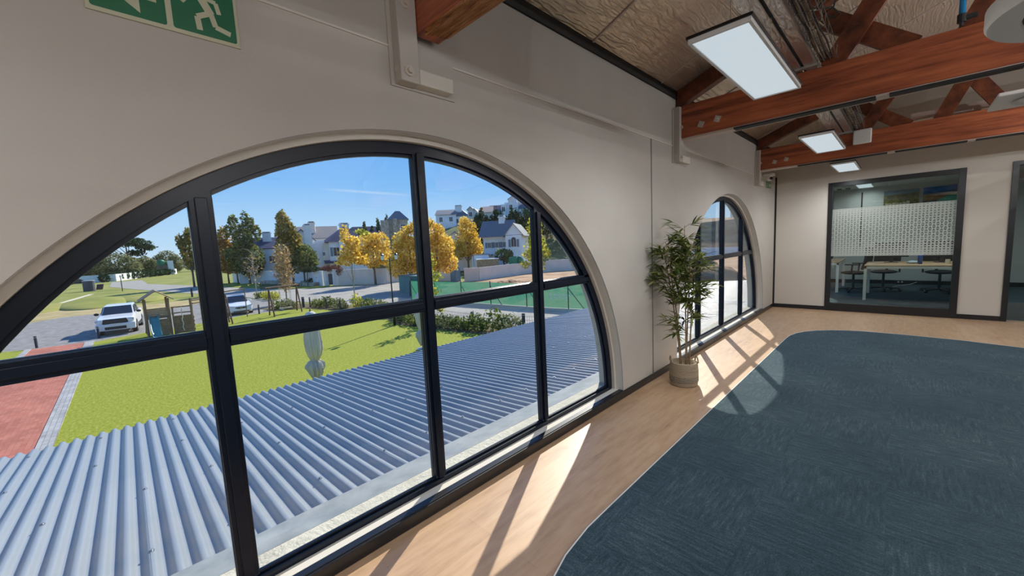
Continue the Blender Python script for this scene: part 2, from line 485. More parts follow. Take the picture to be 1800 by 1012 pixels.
M['basket'] = mat('woven_seagrass', (0.46, 0.37, 0.26), 0.9, noise=0.25, nscale=90, stretch=(1, 1, 4), bump=0.6, bscale=120)
M['cane'] = mat('bamboo_cane', (0.26, 0.17, 0.09), 0.6, noise=0.2, nscale=30)
M['leaf'] = leaf_mat('bamboo_leaf', [(0.1, (0.055, 0.090, 0.020)), (0.5, (0.16, 0.21, 0.055)), (0.9, (0.32, 0.35, 0.13))], 0.3)

M['beam_old'] = noise_mat('weathered_timber_end', [(0.3, (0.10, 0.04, 0.018)), (0.48, (0.42, 0.18, 0.07)), (0.68, (0.62, 0.34, 0.16))], 9, 0.7, 8, 0.8, 30, stretch=(0.6, 4, 4))
# ------------------------------------------------------------------ room shell
XW, XF, XG, XO = -1.84, -1.945, -1.975, -2.10     # room face, window frame face, glass, outside face
YN, YF, YB = -5.5, 9.4, 14.6                      # near wall, far partition, back wall of the office
XR = 6.2
ZC, SILL = 0.09, 0.07
WIN = (1.25, 6.58, 11.91)
EAVE = 3.02
def foil_z(x):
    return 3.10 + 0.405 * (x + 1.84)

def wall_layer(mb, xa, xb, rad, y0, y1, top, sill):
    """one skin of the window wall with half-round openings; xa is the room side, xb the outside"""
    cols = [(y0, 0.0)]
    for yc in WIN:
        cols.append((yc - rad, 0.0))
        for k in range(0, 97):
            th = PI - PI * k / 96
            cols.append((yc + rad * math.cos(th), ZC + rad * math.sin(th)))
        cols.append((yc + rad, 0.0))
    cols.append((y1, 0.0))
    for (ya, za), (yb, zb) in zip(cols[:-1], cols[1:]):
        if yb - ya > 1e-6:
            for x, flip in ((xa, 0), (xb, 1)):
                q = [(x, ya, za), (x, yb, zb), (x, yb, top), (x, ya, top)]
                mb.add(q if not flip else q[::-1], [(0, 1, 2, 3)])
        if za > 0.0 and zb > 0.0:
            mb.add([(xa, ya, za), (xb, ya, za), (xb, yb, zb), (xa, yb, zb)], [(0, 1, 2, 3)])
    for yc in WIN:
        a, b = yc - rad, yc + rad
        mb.box(min(xa, xb), max(xa, xb), a, b, 0.0, sill)
        for y in (a, b):
            mb.add([(xa, y, sill), (xb, y, sill), (xb, y, ZC), (xa, y, ZC)], [(0, 1, 2, 3)])
    mb.add([(xa, y0, top), (xb, y0, top), (xb, y1, top), (xa, y1, top)], [(0, 1, 2, 3)])
    for y in (y0, y1):
        mb.add([(xa, y, 0), (xb, y, 0), (xb, y, top), (xa, y, top)], [(0, 1, 2, 3)])
    return mb
w = thing('wall_left', (XW, 4.5, 0), kind='structure')
struct(wall_layer(MB(), XW, -1.852, 2.03, YN, YB + 0.2, EAVE, SILL), 'plaster_face', M['wall'], w)
struct(wall_layer(MB(), -1.852, -1.915, 2.028, YN, YB + 0.2, EAVE, SILL), 'reveal', M['reveal'], w)
struct(wall_layer(MB(), -1.915, -1.99, 2.000, YN, YB + 0.2, EAVE, SILL), 'plaster_stop', M['reveal'], w)
struct(wall_layer(MB(), -1.99, XO, 2.02, YN, YB + 0.2, 3.3, 0.10), 'outer_skin', M['plaster'], w)
mb = MB().box(XO, -1.85, YN, YB + 0.2, -3.0, 0.0)
struct(mb, 'lower_storey', M['plaster'], w)

# plaster joints on the window wall
mb = MB().bar((XW + 0.002, YN, 2.512), (XW + 0.002, YB, 2.512), 0.010, 0.009)
struct(mb, 'trim_1', M['reveal'])
mb = MB().bar((XW + 0.002, 3.916, 0.075), (XW + 0.002, 3.916, 2.508), 0.012, 0.010)
struct(mb, 'trim_2', mat('grey_joint', (0.22, 0.21, 0.20), 0.7))

struct(MB().box(XW - 0.1, XR + 0.1, YN, YF + 0.15, -0.12, 0.0), 'floor', M['floor'])
struct(MB().box(XW - 0.1, 4.0, YF + 0.15, YB, -0.12, 0.0), 'floor_office', M['carpet'])

# sloping foil ceiling, seam lines and the dark strip above the wall head
def slope_slab(y0, y1, x0, x1, t=0.05):
    z0, z1 = foil_z(x0), foil_z(x1)
    return [(x0, y0, z0), (x1, y0, z1), (x1, y1, z1), (x0, y1, z0), (x0, y0, z0 + t), (x1, y0, z1 + t), (x1, y1, z1 + t), (x0, y1, z0 + t)]
FS = [(3, 2, 1, 0), (4, 5, 6, 7), (0, 1, 5, 4), (1, 2, 6, 5), (2, 3, 7, 6), (3, 0, 4, 7)]
FSd = FS
mb = MB(); mb.add(slope_slab(YN, YF + 0.2, -2.3, 2.2), FS)
zr = foil_z(2.2)
mb.add([(2.2, YN, zr), (6.4, YN, 3.1), (6.4, YF + 0.2, 3.1), (2.2, YF + 0.2, zr), (2.2, YN, zr + .05), (6.4, YN, 3.15), (6.4, YF + 0.2, 3.15), (2.2, YF + 0.2, zr + .05)], FS)
ce = struct(mb, 'ceiling', M['foil'])
mb = MB()
for y in (-1.2, 0.3, 1.62, 2.88, 4.15, 5.4, 6.65, 7.9):
    mb.add([(p[0], p[1], p[2] - 0.009) for p in slope_slab(y - 0.009, y + 0.009, -1.83, 2.18, 0.012)], FS)
struct(mb, 'trim_3', M['pale_strip'])
struct(MB().box(-2.0, XW + 0.012, YN, YF, EAVE + 0.004, 3.118), 'trim_4', M['darkgap'])

# far partition with the glazed screen and the door opening
SX0, SX1, SZ = -1.0, 0.672, 2.37
DX0, DX1, DZ = 1.115, 2.1, 2.38
def gable(x0, x1, z0):
    def zt(x):
        return foil_z(x) if x < 2.2 else 3.1 + (6.4 - x) * (zr - 3.1) / 4.2
    xs = [x0] + ([2.2] if x0 < 2.2 < x1 else []) + [x1]
    return [(x0, z0), (x1, z0)] + [(x, zt(x) + 0.02) for x in reversed(xs)]
mb = MB()
for x0, x1, z0 in ((XW, SX0, 0), (SX0, SX1, SZ), (SX1, DX0, 0), (DX0, DX1, DZ), (DX1, XR, 0)):
    mb.prism(gable(x0, x1, z0), 'y', YF, YF + 0.12)
struct(mb, 'wall_far', mat('partition_paint', (0.60, 0.56, 0.50), 0.8, spec=0.2))
struct(MB().prism(gable(XW, XR, 0), 'y', YN - 0.12, YN), 'wall_near', M['wall'])
struct(MB().box(XR, XR + 0.12, YN, YF + 0.12, 0, 3.3), 'wall_right', mat('light_paint', (0.62, 0.58, 0.52), 0.8))
struct(MB().box(XW, 4.1, YB, YB + 0.12, 0, 2.7), 'wall_office_back', mat('office_paint', (0.52, 0.55, 0.53), 0.8))
struct(MB().box(4.0, 4.12, YF + 0.12, YB, 0, 2.7), 'wall_office_right', mat('office_paint_side', (0.52, 0.54, 0.51), 0.8))
struct(MB().box(1.0, 1.06, YF + 0.12, YB, 0, 2.62), 'wall_office_middle', mat('office_paint_middle', (0.50, 0.53, 0.51), 0.8))
mb = MB()
mb.box(XW, XW + 0.016, YN, YF, 0, 0.072)
struct(mb, 'baseboard_left', M['skirt'], bevel=0.006)
mb = MB()
for x0, x1 in ((XW + 0.016, SX0), (SX1, DX0), (DX1, XR)):
    mb.box(x0, x1, YF - 0.014, YF, 0, 0.075)
struct(mb, 'baseboard_far', M['skirt'])
struct(MB().box(XW, 4.0, YB - 0.014, YB, 0, 0.10), 'baseboard_office', M['skirt'])
struct(MB().box(XW, XW + 0.03, YF - 0.012, YF, 0.075, 2.60), 'trim_5', M['black'])

# carpet inset with a curved edge
edge = [(-0.62, 0.60), (-0.80, 0.76), (-0.93, 0.94), (-1.03, 1.15), (-1.085, 1.36), (-1.11, 1.58), (-1.112, 1.84), (-1.112, 2.36), (-1.112, 3.11), (-1.112, 4.29), (-1.112, 6.1),
        (-1.112, 6.55), (-1.10, 6.78), (-1.06, 6.98), (-0.98, 7.16), (-0.86, 7.32), (-0.70, 7.45), (-0.52, 7.54), (-0.34, 7.585), (0.09, 7.60), (0.6, 7.56), (1.08, 7.44), (1.6, 7.22), (2.2, 6.85), (2.9, 6.3), (3.8, 5.4)]
ct = thing('carpet', (1.0, 3.5, 0), 'large dark blue-grey tile carpet with a curved edge set into the oak floor', 'carpet')
poly = edge + [(5.2, 5.0), (5.2, -3.0), (0.4, -3.0), (-0.2, 0.2)]
build(MB().prism(poly, 'z', 0.0, 0.010), 'pile_surface', M['carpet'], ct)
mb = MB()
for (a, b) in zip(edge[:-1], edge[1:]):
    mb.bar((a[0], a[1], 0.006), (b[0], b[1], 0.006), 0.006, 0.0125)
tag(build(mb, 'edge_trim', M['white_metal'], ct), 'thin pale metal edge strip')

# ------------------------------------------------------------------ half-round windows
def arc_ring(mb, yc, r0, r1, xa, xb, n=72):
    """half ring from r0 to r1 about (yc, ZC), between planes xa and xb"""
    vs = []; fs = []
    for k in range(n + 1):
        th = PI * k / n
        for r in (r0, r1):
            for x in (xa, xb):
                vs.append((x, yc + r * math.cos(th), ZC + r * math.sin(th)))
    for k in range(n):
        a = 4 * k; b = a + 4
        fs += [(a, b, b + 2, a + 2), (a + 1, a + 3, b + 3, b + 1), (a, a + 1, b + 1, b), (a + 2, b + 2, b + 3, a + 3)]
    fs += [(0, 2, 3, 1), (4 * n, 4 * n + 1, 4 * n + 3, 4 * n + 2)]
    return mb.add(vs, fs)
RO, RI = 1.999, 1.942
ZT0, ZT1 = 1.146, 1.219
def arch_window(n, yc):
    w = thing('window_%d' % n, (XF, yc, SILL), kind='structure')
    mb = arc_ring(MB(), yc, RI, RO, XF, -1.995)
    struct(mb, 'outer_frame', M['frame'], w)
    struct(arc_ring(MB(), yc, RI - 0.016, RI + 0.03, XF - 0.018, -1.985), 'glazing_bead', M['frame'], w)
    struct(MB().box(-1.995, XF, yc - RO, yc + RO, SILL, 0.104).box(-1.985, XF - 0.018, yc - RI, yc + RI, 0.104, 0.120), 'bottom_rail', M['frame'], w, bevel=0.004)
    for d in (-1.0, 0.0, 1.0):
        y = yc + d
        zt = ZC + (1.69 if d else RI + 0.02)
        mb = MB().box(-1.995, XF - 0.002, y - 0.038, y + 0.038, 0.115, zt)
        mb.box(XF - 0.004, XF + 0.012, y - 0.020, y + 0.020, 0.118, zt - (0.035 if d else 0.01))
        mb.box(-1.985, -1.962, y - 0.041, y + 0.041, 0.115, zt - 0.03)
        struct(mb, 'mullion', M['frame'], w, bevel=0.003)
    h = math.sqrt(RI * RI - (ZT0 - ZC) ** 2) + 0.02
    cuts = [yc - h, yc - 1.05, yc - 0.95, yc - 0.05, yc + 0.05, yc + 0.95, yc + 1.05, yc + h]
    for a, b in ((-h, -1.038), (-0.962, -0.038), (0.038, 0.962), (1.038, h)):
        mb = MB().box(-1.995, XF, yc + a, yc + b, ZT0, ZT1)
        mb.box(XF, XF + 0.010, yc + a, yc + b, ZT0 + 0.018, ZT1 - 0.018)
        mb.box(-1.985, -1.967, yc + a, yc + b, ZT0 - 0.004, ZT1 + 0.004)
        struct(mb, 'transom', M['frame'], w, bevel=0.003)
    # panes, each cut to the arch
    for a, b in ((-RI, -1.0), (-1.0, 0.0), (0.0, 1.0), (1.0, RI)):
        for z0, z1 in ((0.10, 1.18), (1.18, 9.0)):
            pts = []
            N = 24
            for k in range(N + 1):
                y = a + (b - a) * k / N
                z = ZC + math.sqrt(max(RI * RI - y * y, 0)) + 0.004
                zz = min(z, z1)
                if zz >= z0: pts.append((yc + y, zz))
            if len(pts) < 3: continue
            poly = [(pts[0][0], z0)] + pts + [(pts[-1][0], z0)]
            clean = [poly[0]]
            for p in poly[1:]:
                if abs(p[0] - clean[-1][0]) + abs(p[1] - clean[-1][1]) > 1e-4: clean.append(p)
            if abs(clean[0][0] - clean[-1][0]) + abs(clean[0][1] - clean[-1][1]) < 1e-4: clean.pop()
            struct(MB().prism(clean, 'x', XG - 0.003, XG + 0.003), 'glass_pane', M['glass'], w)
    struct(MB().box(XF + 0.001, XW - 0.042, yc - 2.0, yc + 2.0, SILL, SILL + 0.004), 'sill', M['reveal'], w)
    struct(MB().box(XW - 0.042, XW + 0.003, yc - 2.022, yc + 2.022, SILL, SILL + 0.007), 'sill_nosing', M['skirt'], w, bevel=0.003)
for i, yc in enumerate(WIN): arch_window(i + 1, yc)

# ------------------------------------------------------------------ glazed screen in the far partition
w = thing('window_4', (-0.16, YF, 0), kind='structure')
fr = MB()
fr.box(SX0, SX0 + 0.068, YF - 0.02, YF + 0.10, 0, SZ).box(SX1 - 0.078, SX1, YF - 0.02, YF + 0.10, 0, SZ)
fr.box(SX0 + 0.068, SX1 - 0.078, YF - 0.02, YF + 0.10, SZ - 0.078, SZ).box(SX0 + 0.068, SX1 - 0.078, YF - 0.02, YF + 0.10, 0.0, 0.145)
struct(fr, 'screen_frame', M['black'], w, bevel=0.003)
struct(MB().box(SX0 + 0.06, SX1 - 0.07, YF + 0.03, YF + 0.04, 0.13, SZ - 0.07), 'glass_pane', M['glass_in'], w)
def film():
    """frosted band cut with small triangles, larger in the middle rows"""
    mb = MB()
    x0, x1, z0, z1 = SX0 + 0.066, SX1 - 0.076, 1.022, 1.885
    nx, nz = 36, 22
    cw, ch = (x1 - x0) / nx, (z1 - z0) / nz
    y = YF + 0.028
    for j in range(nz):
        t = (j + 0.5) / nz
        s = 0.22 + 0.80 * max(0.0, math.sin(PI * (t * 0.98 + 0.01))) ** 0.7
        for i in range(nx):
            cx, cz = x0 + (i + 0.5) * cw, z0 + (j + 0.5) * ch
            up = 1 if (i + j) % 2 == 0 else -1
            h = 0.46 * s
            if s < 0.25: h = 0.46 * s
            A = (cx - cw * h, cz - up * ch * h * 0.8); B = (cx + cw * h, cz - up * ch * h * 0.8); T = (cx, cz + up * ch * h)
            P = [(cx - cw / 2, cz - ch / 2), (cx + cw / 2, cz - ch / 2), (cx + cw / 2, cz + ch / 2), (cx - cw / 2, cz + ch / 2)]
            if up == 1:
                quads = [(P[0], P[1], B, A), (P[1], P[2], T, B), (P[2], P[3], T), (P[3], P[0], A, T)]
            else:
                quads = [(P[3], A, B, P[2]), (P[2], B, T, P[1]), (P[1], T, P[0]), (P[0], T, A, P[3])]
            for q in quads:
                mb.add([(p[0], y, p[1]) for p in q], [tuple(range(len(q)))])
    return mb
fm, n_, b_ = new_mat('frosted_film')
n_.nodes.remove(b_)
d1 = n_.nodes.new('ShaderNodeBsdfDiffuse'); d1.inputs[0].default_value = (0.66, 0.68, 0.63, 1)
d2 = n_.nodes.new('ShaderNodeBsdfTranslucent'); d2.inputs[0].default_value = (0.6, 0.63, 0.58, 1)
d3 = n_.nodes.new('ShaderNodeBsdfTransparent')
m1 = n_.nodes.new('ShaderNodeMixShader'); m1.inputs[0].default_value = 0.4
m2 = n_.nodes.new('ShaderNodeMixShader'); m2.inputs[0].default_value = 0.22
n_.links.new(d1.outputs[0], m1.inputs[1]); n_.links.new(d2.outputs[0], m1.inputs[2])
n_.links.new(m1.outputs[0], m2.inputs[1]); n_.links.new(d3.outputs[0], m2.inputs[2])
n_.links.new(m2.outputs[0], n_.nodes['Material Output'].inputs[0])
struct(film(), 'frosted_film', fm, w)

d = thing('door_1', (1.6, YF, 0), kind='structure')
fr = MB().box(DX0, DX0 + 0.06, YF - 0.02, YF + 0.10, 0, DZ).box(DX1 - 0.06, DX1, YF - 0.02, YF + 0.10, 0, DZ).box(DX0 + 0.06, DX1 - 0.06, YF - 0.02, YF + 0.10, DZ - 0.06, DZ)
struct(fr, 'door_frame', M['black'], d)
struct(MB().box(DX0 + 0.06, DX1 - 0.06, YF + 0.03, YF + 0.04, 0.02, DZ - 0.06), 'glass_leaf', M['glass_in'], d)
struct(MB().tube([(DX1 - 0.14, YF - 0.03, 0.8), (DX1 - 0.14, YF - 0.03, 1.4)], 0.014), 'door_handle', M['steel'], d)

# ------------------------------------------------------------------ roof trusses
def rz(x):                      # underside line of the rafter
    return foil_z(x) - 0.155
def truss(y, label, near=False):
    yb = y + 0.075
    t = thing('roof_truss', (0, yb, 2.58), label, 'truss', 'timber roof trusses across the room')
    x0 = -1.80 if near else XW + 0.03
    mb = MB().box(x0, 6.15, y, y + 0.15, 2.585, 2.925)
    build(mb, 'tie_beam', M['beam'], t, bevel=0.006)
    for nm, xa, xb in (('rafter', -1.82, 2.15), ('rafter', 6.1, 2.25)):
        zz = (lambda x: foil_z(x)) if xb < 2.2 else (lambda x: 3.1 + (6.4 - x) * (zr - 3.1) / 4.2)
        a, b = min(xa, xb), max(xa, xb)
        mb = MB().prism([(a, zz(a) - 0.185), (b, zz(b) - 0.185), (b, zz(b) - 0.012), (a, zz(a) - 0.012)], 'y', y + 0.02, y + 0.12)
        build(mb, nm, M['brace'], t, bevel=0.004)
    def web(xb, xt, ya, yb2):
        zt = foil_z(xt) - 0.16
        mb = MB().bar((xb, (ya + yb2) / 2, 2.90), (xt, (ya + yb2) / 2, zt), yb2 - ya, 0.155, up=(1, 0, 0.01))
        # bar() takes the width across the truss plane and the height within it
        return mb
    for xb, xt, k in ((-0.50, -0.02, 0), (0.0, -0.66, 1), (0.30, 0.78, 0), (0.86, 0.30, 1), (1.9, 1.45, 0), (1.15, 1.75, 1), (2.5, 2.2, 0)):
        ya, yb2 = (y + 0.001, y + 0.05) if k == 0 else (y + 0.055, y + 0.10)
        build(web(xb, xt, ya, yb2), 'web_brace', M['brace'], t)
    mb = MB().box(x0 + (0.55 if near else 0.02), 6.1, y + 0.012, y + 0.138, 2.566, 2.5855)
    s = build(mb, 'cover_strip', M['pale_strip'], t)
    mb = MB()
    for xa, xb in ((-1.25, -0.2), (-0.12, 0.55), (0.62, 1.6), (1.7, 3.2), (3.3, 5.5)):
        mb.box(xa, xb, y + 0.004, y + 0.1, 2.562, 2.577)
    build(mb, 'service_channel', M['darkgap'], s)  # black service channel along the underside of the beam
    if not near:
        for x, z in ((-1.56, 2.685), (-1.40, 2.70)):
            mb = MB().box(x - 0.028, x + 0.028, y - 0.008, y + 0.004, z - 0.03, z + 0.03)
            mb.xf(Matrix.Translation((x, 0, z)) @ Matrix.Rotation(0.4, 4, 'Y') @ Matrix.Translation((-x, 0, -z)))
            mb.tube([(x, y - 0.03, z), (x, y, z)], 0.016, 6)
            build(mb, 'bolt_washer', M['bolt'], t)
    else:
        mb = MB(); rn = random.Random(6)
        for k in range(7):
            yy = y + 0.008 + 0.0195 * k
            xe = x0 + 0.02 + rn.uniform(0, .05)
            mb.add([(xe, yy, 2.60), (xe + .5, yy, 2.60), (xe + .5, yy + .021, 2.60), (xe, yy + .021, 2.60),
                    (xe + .03, yy, 2.568 + rn.uniform(0, .014)), (xe + .5, yy, 2.578), (xe + .5, yy + .021, 2.578), (xe + .03, yy + .021, 2.568 + rn.uniform(0, .014))], [(3, 2, 1, 0)[::-1], (4, 5, 6, 7)[::-1], (0, 1, 5, 4)[::-1], (1, 2, 6, 5)[::-1], (2, 3, 7, 6)[::-1], (3, 0, 4, 7)[::-1]])
        build(mb, 'splintered_end', M['beam_old'], t)
    return t
truss(1.18, 'timber roof truss nearest the camera, its splintered beam end beside the exit sign', True)
truss(4.50, 'reddish brown timber roof truss passing behind the largest panel light', False)
truss(7.89, 'timber roof truss farthest from the camera carrying the square white access point', False)

def bracket(y, label, group='steel beam brackets on the window wall'):
    b = thing('beam_bracket', (XW, y, 2.33), label, 'bracket', group)
    X0 = XW + 0.001
    build(MB().box(X0, XW + 0.010, y - 0.15, y + 0.24, 2.325, 2.90), 'back_plate', M['wall'], b)
    for yy in (y - 0.075,):
        build(MB().box(X0, XW + 0.075, yy - 0.055, yy + 0.052, 2.335, 2.915), 'upright', M['wall'], b, bevel=0.005)
    build(MB().box(X0, XW + 0.07, y - 0.02, y + 0.19, 2.34, 2.415), 'seat_block', M['reveal'], b, bevel=0.006)
    for z in (2.385, 2.70):
        build(MB().tube([(XW + 0.07, y - 0.085, z), (XW + 0.082, y - 0.085, z)], 0.026, 12).tube([(XW + 0.08, y - 0.085, z), (XW + 0.094, y - 0.085, z)], 0.014, 6), 'bolt', M['bolt'], b)
    build(MB().tube([(XW + 0.035, y - 0.132, 2.40), (XW + 0.035, y - 0.118, 2.40)], 0.018, 6), 'bolt', M['bolt'], b)
bracket(1.20, 'painted steel bracket with bolts under the nearest splintered beam end')
bracket(4.58, 'painted steel bracket on the wall above the potted bamboo')
bracket(7.98, 'painted steel bracket beside the white security camera')

# ------------------------------------------------------------------ ceiling services
def lamp_glow(p, length, watts, up=0.0):
    # the light-emitting strips of the lamp, spread along its length
    for k in (-0.33, 0.0, 0.33):
        L = bpy.data.lights.new('lamp_glow', 'SPOT')
        L.spot_size = R(172); L.spot_blend = 1.0; L.shadow_soft_size = 0.0
        L.energy = watts; L.color = (0.95, 0.98, 1.0)
        lo = bpy.data.objects.new('lamp_glow', L)
        link(lo); lo.parent = p; lo.location = (0, k * length, -0.004)
    if up:                                         # added fill points above the unseen lamps, brightening ceiling and trusses
        for k in (-0.42, -0.14, 0.14, 0.42):
            L = bpy.data.lights.new('fill_uplight', 'POINT')
            L.shadow_soft_size = 0.0; L.energy = watts * up / 4; L.color = (0.97, 0.98, 1.0)
            lo = bpy.data.objects.new('fill_uplight', L)
            link(lo); lo.parent = p; lo.location = (0.25 * k, k * length * 1.1, 0.09)
def panel_light(y0, y1, z, label, x0=-0.835, x1=-0.545, wires=True, group='suspended panel lights', up=0.0):
    xc, yc = (x0 + x1) / 2, (y0 + y1) / 2
    p = thing('panel_light', (xc, yc, z), label, 'light', group)
    fr = MB()
    t = 0.014
    fr.box(x0, x0 + t, y0, y1, z, z + 0.03).box(x1 - t, x1, y0, y1, z, z + 0.03).box(x0 + t, x1 - t, y0, y0 + t, z, z + 0.03).box(x0 + t, x1 - t, y1 - t, y1, z, z + 0.03)
    build(fr, 'light_frame', M['white_metal'], p)
    build(MB().box(x0 - 0.008, x1 + 0.008, y0 - 0.008, y1 + 0.008, z + 0.022, z + 0.036), 'light_tray', M['black'], p)
    build(MB().box(x0 + t, x1 - t, y0 + t, y1 - t, z + 0.006, z + 0.012), 'diffuser', M['lamp_face'], p)
    for yy in (y0 + 0.2, y1 - 0.2):
        zt = foil_z(xc) - 0.01
        build(MB().tube([(xc, yy, z + 0.04), (xc, yy, zt)], 0.0025, 5), 'suspension_wire', M['wire'], p)
    lamp_glow(p, (y1 - y0), LAMP_W, up)
    return p
panel_light(2.215, 3.49, 2.50, 'largest suspended white panel light, in front of the middle truss')
panel_light(5.31, 6.53, 2.50, 'suspended white panel light hanging between the two farther trusses')
panel_light(7.92, 9.03, 2.50, 'smallest suspended white panel light in front of the far partition')
for x in (1.9, 4.6):  # lamps added out of view to raise the indoor brightness
    for y in (-2.6, 0.4, 3.2, 6.6):
        panel_light(y, y + 1.2, 2.50, 'added unseen white panel light hanging over the carpet beside the camera', x, x + 0.29, group='added panel lights over the carpet', up=2.3)
panel_light(-1.75, -0.55, 2.50, 'added unseen white panel light hanging over the oak floor beside the camera')  # this one and the next are extra unseen lamps, added for brightness
panel_light(-4.4, -3.2, 2.50, 'added unseen white panel light hanging over the oak floor behind the camera')

du = thing('air_duct', (-0.7, 2, 2.94), 'flat silver foil duct with a dark slot running over the trusses', 'duct')
build(MB().box(-0.825, -0.695, -3, 9.3, 2.94, 3.16), 'duct_box', M['duct'], du, bevel=0.006)
build(MB().box(-0.675, -0.595, -3, 9.3, 2.945, 3.12), 'duct_box', M['duct'], du, bevel=0.006)
build(MB().box(-0.700, -0.670, -3, 9.3, 2.955, 3.10), 'slot', M['darkgap'], du)
for y in (4.43, 7.82):
    build(MB().box(-0.84, -0.58, y, y + 0.05, 2.928, 2.948), 'flange', M['steel'], du)
tr = thing('cable_tray', (-0.52, 2, 2.97), 'wire mesh cable tray full of cables beside the silver duct', 'cable tray')
mb = MB()
for x in (-0.585, -0.54, -0.50, -0.455):
    mb.tube([(x, -3, 2.965), (x, 9.3, 2.965)], 0.003, 5)
for k in range(60):
    y = -1.0 + k * 0.17
    mb.tube([(-0.585, y, 3.05), (-0.585, y, 2.965), (-0.455, y, 2.965), (-0.455, y, 3.05)], 0.003, 5)
for x in (-0.585, -0.455):
    mb.tube([(x, -3, 3.05), (x, 9.3, 3.05)], 0.003, 5)
build(mb, 'mesh_tray', mat('dull_tray_wire', (0.16, 0.15, 0.14), 0.5, 0.4), tr)
rnd = random.Random(4)
for k in range(7):
    pts = []
    x = -0.57 + 0.013 * k
    for q in range(34):
        pts.append((x + rnd.uniform(-0.01, 0.01), -1.5 + q * 0.33, 2.975 + rnd.uniform(0, 0.02)))
    build(MB().tube(pts, rnd.choice([0.004, 0.006, 0.008]), 6), 'cable', [M['dark_fit'], M['cane'], M['dark_fit'], M['wire']][k % 4], tr)
for k, (x, y) in enumerate(((-0.50, 3.2), (-0.44, 3.55), (-0.53, 3.7), (-0.42, 6.2))):
    pts = [(x + 0.05 * math.sin(q * 1.3 + k), y + 0.035 * q, 3.03 + 0.10 * abs(math.sin(q * 0.8 + k))) for q in range(14)]
    build(MB().tube(pts, 0.006, 6), 'loose_cable', [M['cane'], M['dark_fit'], M['wire'], M['cane']][k], tr)

RC = (0.66, 2.66, 2.30)
di = thing('ceiling_ring', RC, 'large round white ceiling ring with dark open centre near the middle truss', 'air diffuser')
build(MB().lathe([(0.36, 0.085), (0.436, 0.085), (0.452, 0.070), (0.452, 0.012), (0.444, 0.0), (0.356, 0.0), (0.352, 0.006), (0.352, 0.085)], RC, 72, caps=False), 'white_ring', M['white'], di)
build(MB().lathe([(0.352, 0.012), (0.335, 0.05), (0.30, 0.16), (0.001, 0.17)], RC, 48, caps=False), 'dark_throat', M['dark_fit'], di, smooth=True)
build(MB().tube([(0.66, 2.66, 2.46), (0.66, 2.70, 2.75), (0.72, 2.85, 3.05), (0.85, 3.1, 3.3), (1.1, 3.5, 3.45)], 0.17, 18), 'neck_duct', M['dark_fit'], di, smooth=True)
sq = thing('square_diffuser', (0.80, 5.42, 2.50), 'square white ceiling diffuser fed by ribbed flexible duct near the far truss', 'air diffuser')
build(MB().box(0.50, 1.10, 5.11, 5.71, 2.50, 2.53), 'face_plate', M['white'], sq, bevel=0.008)
build(MB().lathe([(0.20, 0.0), (0.13, 0.02), (0.06, -0.012), (0.001, -0.012)], (0.80, 5.41, 2.49), 32, caps=False), 'round_louvre', M['white_metal'], sq, smooth=True)
pts = [(0.80, 5.41, 2.53), (0.80, 5.41, 2.72), (0.86, 5.5, 2.9), (1.0, 5.7, 3.02), (1.3, 6.0, 3.1), (1.8, 6.4, 3.15), (2.4, 6.7, 3.2)]
fine = []
for a, b in zip(pts[:-1], pts[1:]):
    for k in range(10): fine.append(Vector(a).lerp(Vector(b), k / 10))
build(MB().tube(fine, [0.125 if k % 2 else 0.14 for k in range(len(fine))], 16), 'flexible_duct', foil_mat('flex_duct', (0.5, 0.48, 0.44), 0.35, 0.8, 0.3), sq)
# a pale boxed duct crossing above the far truss
one(MB().box(0.02, 0.9, 8.3, 8.42, 3.02, 3.12).box(0.3, 0.66, 8.1, 8.3, 2.94, 3.0), 'boxed_duct', M['pale_strip'], 'pale boxed duct lying behind the far truss braces', 'duct')

pp = thing('sprinkler_pipe', (0.24, 4.42, 2.92), 'vertical blue water pipe dropping to the middle truss beam', 'pipe')
build(MB().tube([(0.238, 4.42, 2.965), (0.238, 4.42, foil_z(0.238) - 0.01)], 0.017, 12), 'blue_pipe', M['blue_pipe'], pp, smooth=True)
build(MB().tube([(0.238, 4.42, 2.93), (0.238, 4.42, 2.985)], 0.024, 12).tube([(0.238, 4.42, 2.955), (0.31, 4.42, 2.96)], 0.018, 10).tube([(0.238, 4.42, 2.905), (0.238, 4.42, 2.93)], 0.012, 10), 'elbow_fitting', M['dark_fit'], pp)

ap = thing('access_point', (-0.475, 7.87, 2.745), 'square white wireless access point fixed to the far truss beam', 'access point')
build(MB().box(-0.577, -0.372, 7.858, 7.888, 2.745, 2.952), 'case', M['white'], ap, bevel=0.014)
build(MB().tube([(-0.475, 7.856, 2.848), (-0.475, 7.858, 2.848)], 0.006, 8), 'status_light', M['bolt'], ap)

cc = thing('security_camera', (XW, 8.52, 2.52), 'white dome security camera on the wall above the small exit sign', 'camera')
build(MB().box(XW, XW + 0.15, 8.40, 8.62, 2.545, 2.585), 'mount', M['white'], cc, bevel=0.006)
build(MB().blob((XW + 0.085, 8.50, 2.505), 0.052, 0.052, 0.05, 18, 12), 'ball_housing', M['white'], cc, smooth=True)
build(MB().lathe([(0.026, -0.004), (0.026, 0.010), (0.016, 0.014), (0.001, 0.014)], (0, 0, 0), 20).xf(Matrix.Translation((XW + 0.118, 8.462, 2.492)) @ Vector((0.66, -0.74, -0.18)).to_track_quat('Z', 'Y').to_matrix().to_4x4()), 'lens', M['black'], cc, smooth=True)

